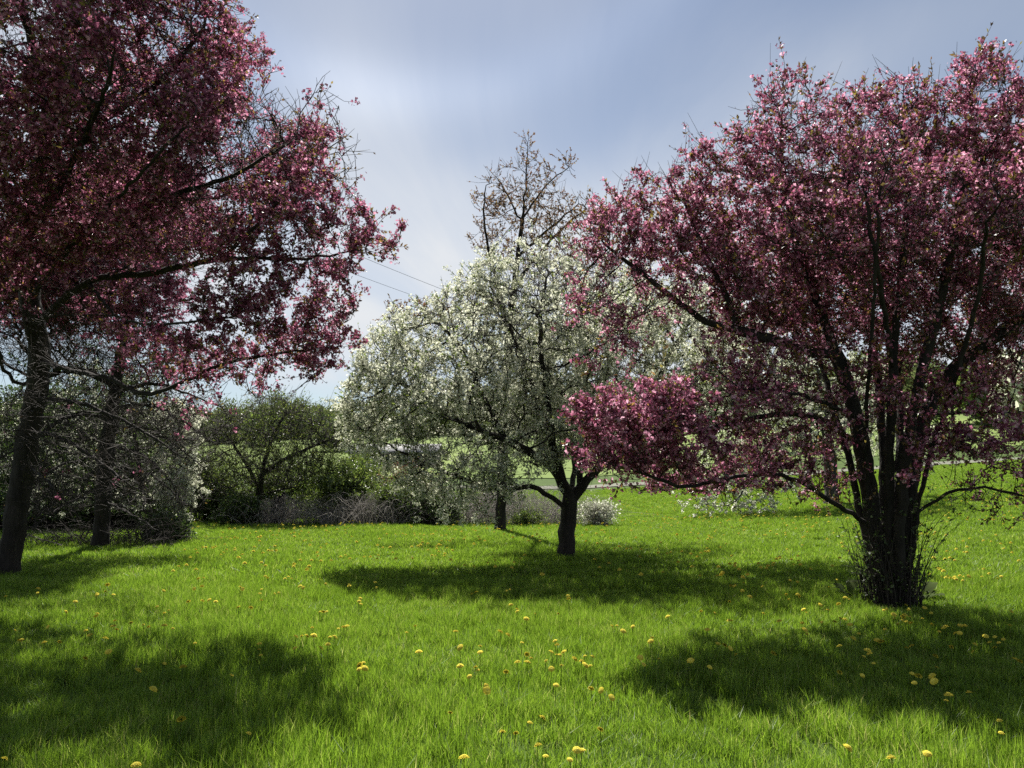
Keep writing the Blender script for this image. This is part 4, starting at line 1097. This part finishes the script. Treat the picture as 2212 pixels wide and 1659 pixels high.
def zone(p, i):
    """label by what grows round it; a head in a tight bunch or on its own is told apart too"""
    x, y = p[0], p[1]
    dd = np.sort(np.hypot(spots_[:300, 0] - x, spots_[:300, 1] - y))
    how = 'closely bunched yellow dandelion' if dd[2] < .28 else ('lone yellow dandelion' if dd[1] > .5 else ('paired yellow dandelion' if dd[1] < .16 else 'loosely spaced yellow dandelion'))
    tr_ = math.hypot(x - rb[0], y - rb[1])
    if tr_ < 1.5:
        where = 'close round the foot of the pink clump of stems' if y < rb[1] + .2 else 'just past the foot of the pink clump of stems'
    elif math.hypot(x - wb[0], y - wb[1]) < 2.6:
        where = 'close round the trunk of the central white tree'
    elif x > 4.6 and y > 9.8:
        where = 'in the sunny patch past the pink clump of stems'
    elif x < -1.0 and y < 5.6:
        where = 'in the deepest shade under the overhanging boughs'
    elif x < -1.0 and y < 7.0:
        where = 'in dappled grass under the overhanging bough tips'
    elif x < -1.0 and y < 9.5:
        where = 'between the overhanging tree and the white one'
    elif x < -0.9:
        where = 'in the sunlit meadow beyond the overhanging boughs'
    elif x > 0.95 and 5.2 < y < 7.2:
        where = 'in the outer shade of the clump-stemmed pink tree'
    elif x > 0.95 and y < 9.5 and y >= 7.2:
        where = 'in the inner shade of the clump-stemmed pink tree'
    elif y < 5.6:
        where = 'in open sunlit grass clear of every tree shadow'
    elif y < 9.5:
        where = 'in the sunlit gap between both pink tree shadows'
    else:
        where = 'in the shade thrown by the central white tree'
    return how + ' ' + where
for i, p in enumerate(spots_[:300]):
    lab = zone(p, i)
    root = thing('dandelion', lab, 'dandelion', (p[0], p[1], p[2]), 'dandelions: ' + lab, rz=random.uniform(0, 6.28))
    hz = DH * random.uniform(.93, 1.06)
    h = obj('flower_head', heads[i % 4], root, (0, 0, hz))
    h.rotation_euler = (random.gauss(.08, .38), random.gauss(0, .38), 0)
    s_ = random.uniform(.62, 1.25)
    h.scale = (s_ * 1.1, s_ * 1.1, s_ * random.uniform(.6, .9))
    t_ = obj('stem', stems_[(i * 7) % 4], root, (0, 0, hz))
# the far ones, too small and too many to tell apart
nf = 650
fy = 26 - 14.5 * rng.random(nf) ** 1.3
fx = rng.uniform(-.50, .68, nf) * fy
cl = rng.random(nf) < .6
cc = rng.integers(0, nf, nf)
fx[cl] = fx[cc[cl]] + rng.normal(size=cl.sum()) * .45; fy[cl] = np.clip(fy[cc[cl]] + rng.normal(size=cl.sum()) * .5, 10.5, 30)
extra_x = np.concatenate([spots_[300:, 0], rng.uniform(.15, .62, 260) * 30]); extra_y = np.concatenate([spots_[300:, 1], rng.uniform(20, 36, 260)])
fx = np.concatenate([fx, extra_x]); fy = np.concatenate([fy, extra_y])
okm = ~((fx < -0.42 * fy) & (fy > 13))
fx, fy = fx[okm], fy[okm]
hv = []
for q in range(4):
    me = heads[q]
    co = np.empty(len(me.vertices) * 3, np.float32); me.vertices.foreach_get('co', co)
    hv.append([(co.reshape(-1, 3), np.arange(len(me.vertices)).reshape(-1, 4), rng.uniform(.2, .9, len(me.vertices)), 0)])
ss = rng.uniform(1.1, 1.6, len(fx))
scatter('dandelion_drift', hv, np.stack([fx, fy, ground_z(fx, fy) + DH * rng.uniform(1.0, 1.25, len(fx))], 1), rng.normal(size=(len(fx), 3)) * .2, ss, ss, M['dandelion'], kind='stuff',
        label='drift of tiny yellow dandelion heads across the far meadow', category='dandelions')
# --- broad-leaved weeds at the foot of the pink clump
WG = 'broad-leaved weeds at the foot of the pink clump'
def weed(label, px, py, n, size, group=WG, lm='leaf_far'):
    b = on_ground(px, py)
    root = thing('dock_plant', label, 'weed', tuple(b), group)
    for i in range(n):
        a = i * 2.4 + random.uniform(-.3, .3)
        e = np.array([math.cos(a), math.sin(a), 0]); q = np.array([-e[1], e[0], 0])
        Ln = size * random.uniform(.7, 1.2); rise = random.uniform(.35, .9)
        t = np.linspace(0, 1, 6)
        w = np.array([.02, .14, .26, .27, .17, .0]) * Ln
        zz = Ln * rise * np.sin(t * 1.9) * .8 + .02
        mid = e * (t * Ln)[:, None] + np.array([0, 0, 1.]) * zz[:, None]
        V = np.concatenate([mid - q * w[:, None] + np.array([0, 0, .25]) * w[:, None], mid, mid + q * w[:, None] + np.array([0, 0, .25]) * w[:, None]])
        Fc = [[r * 6 + j, r * 6 + j + 1, (r + 1) * 6 + j + 1, (r + 1) * 6 + j] for r in (0, 1) for j in range(5)]
        obj('leaf', make_mesh('dock_leaf', [(V, np.array(Fc), np.full(len(V), random.random() * .4), 0)], M[lm], True), root)
weed('broad dark weed leaves on the sunny side of the clump of stems', 2000, 1300, 9, .26)
weed('broad dark weed leaves at the shaded foot of the clump of stems', 1835, 1296, 8, .24)
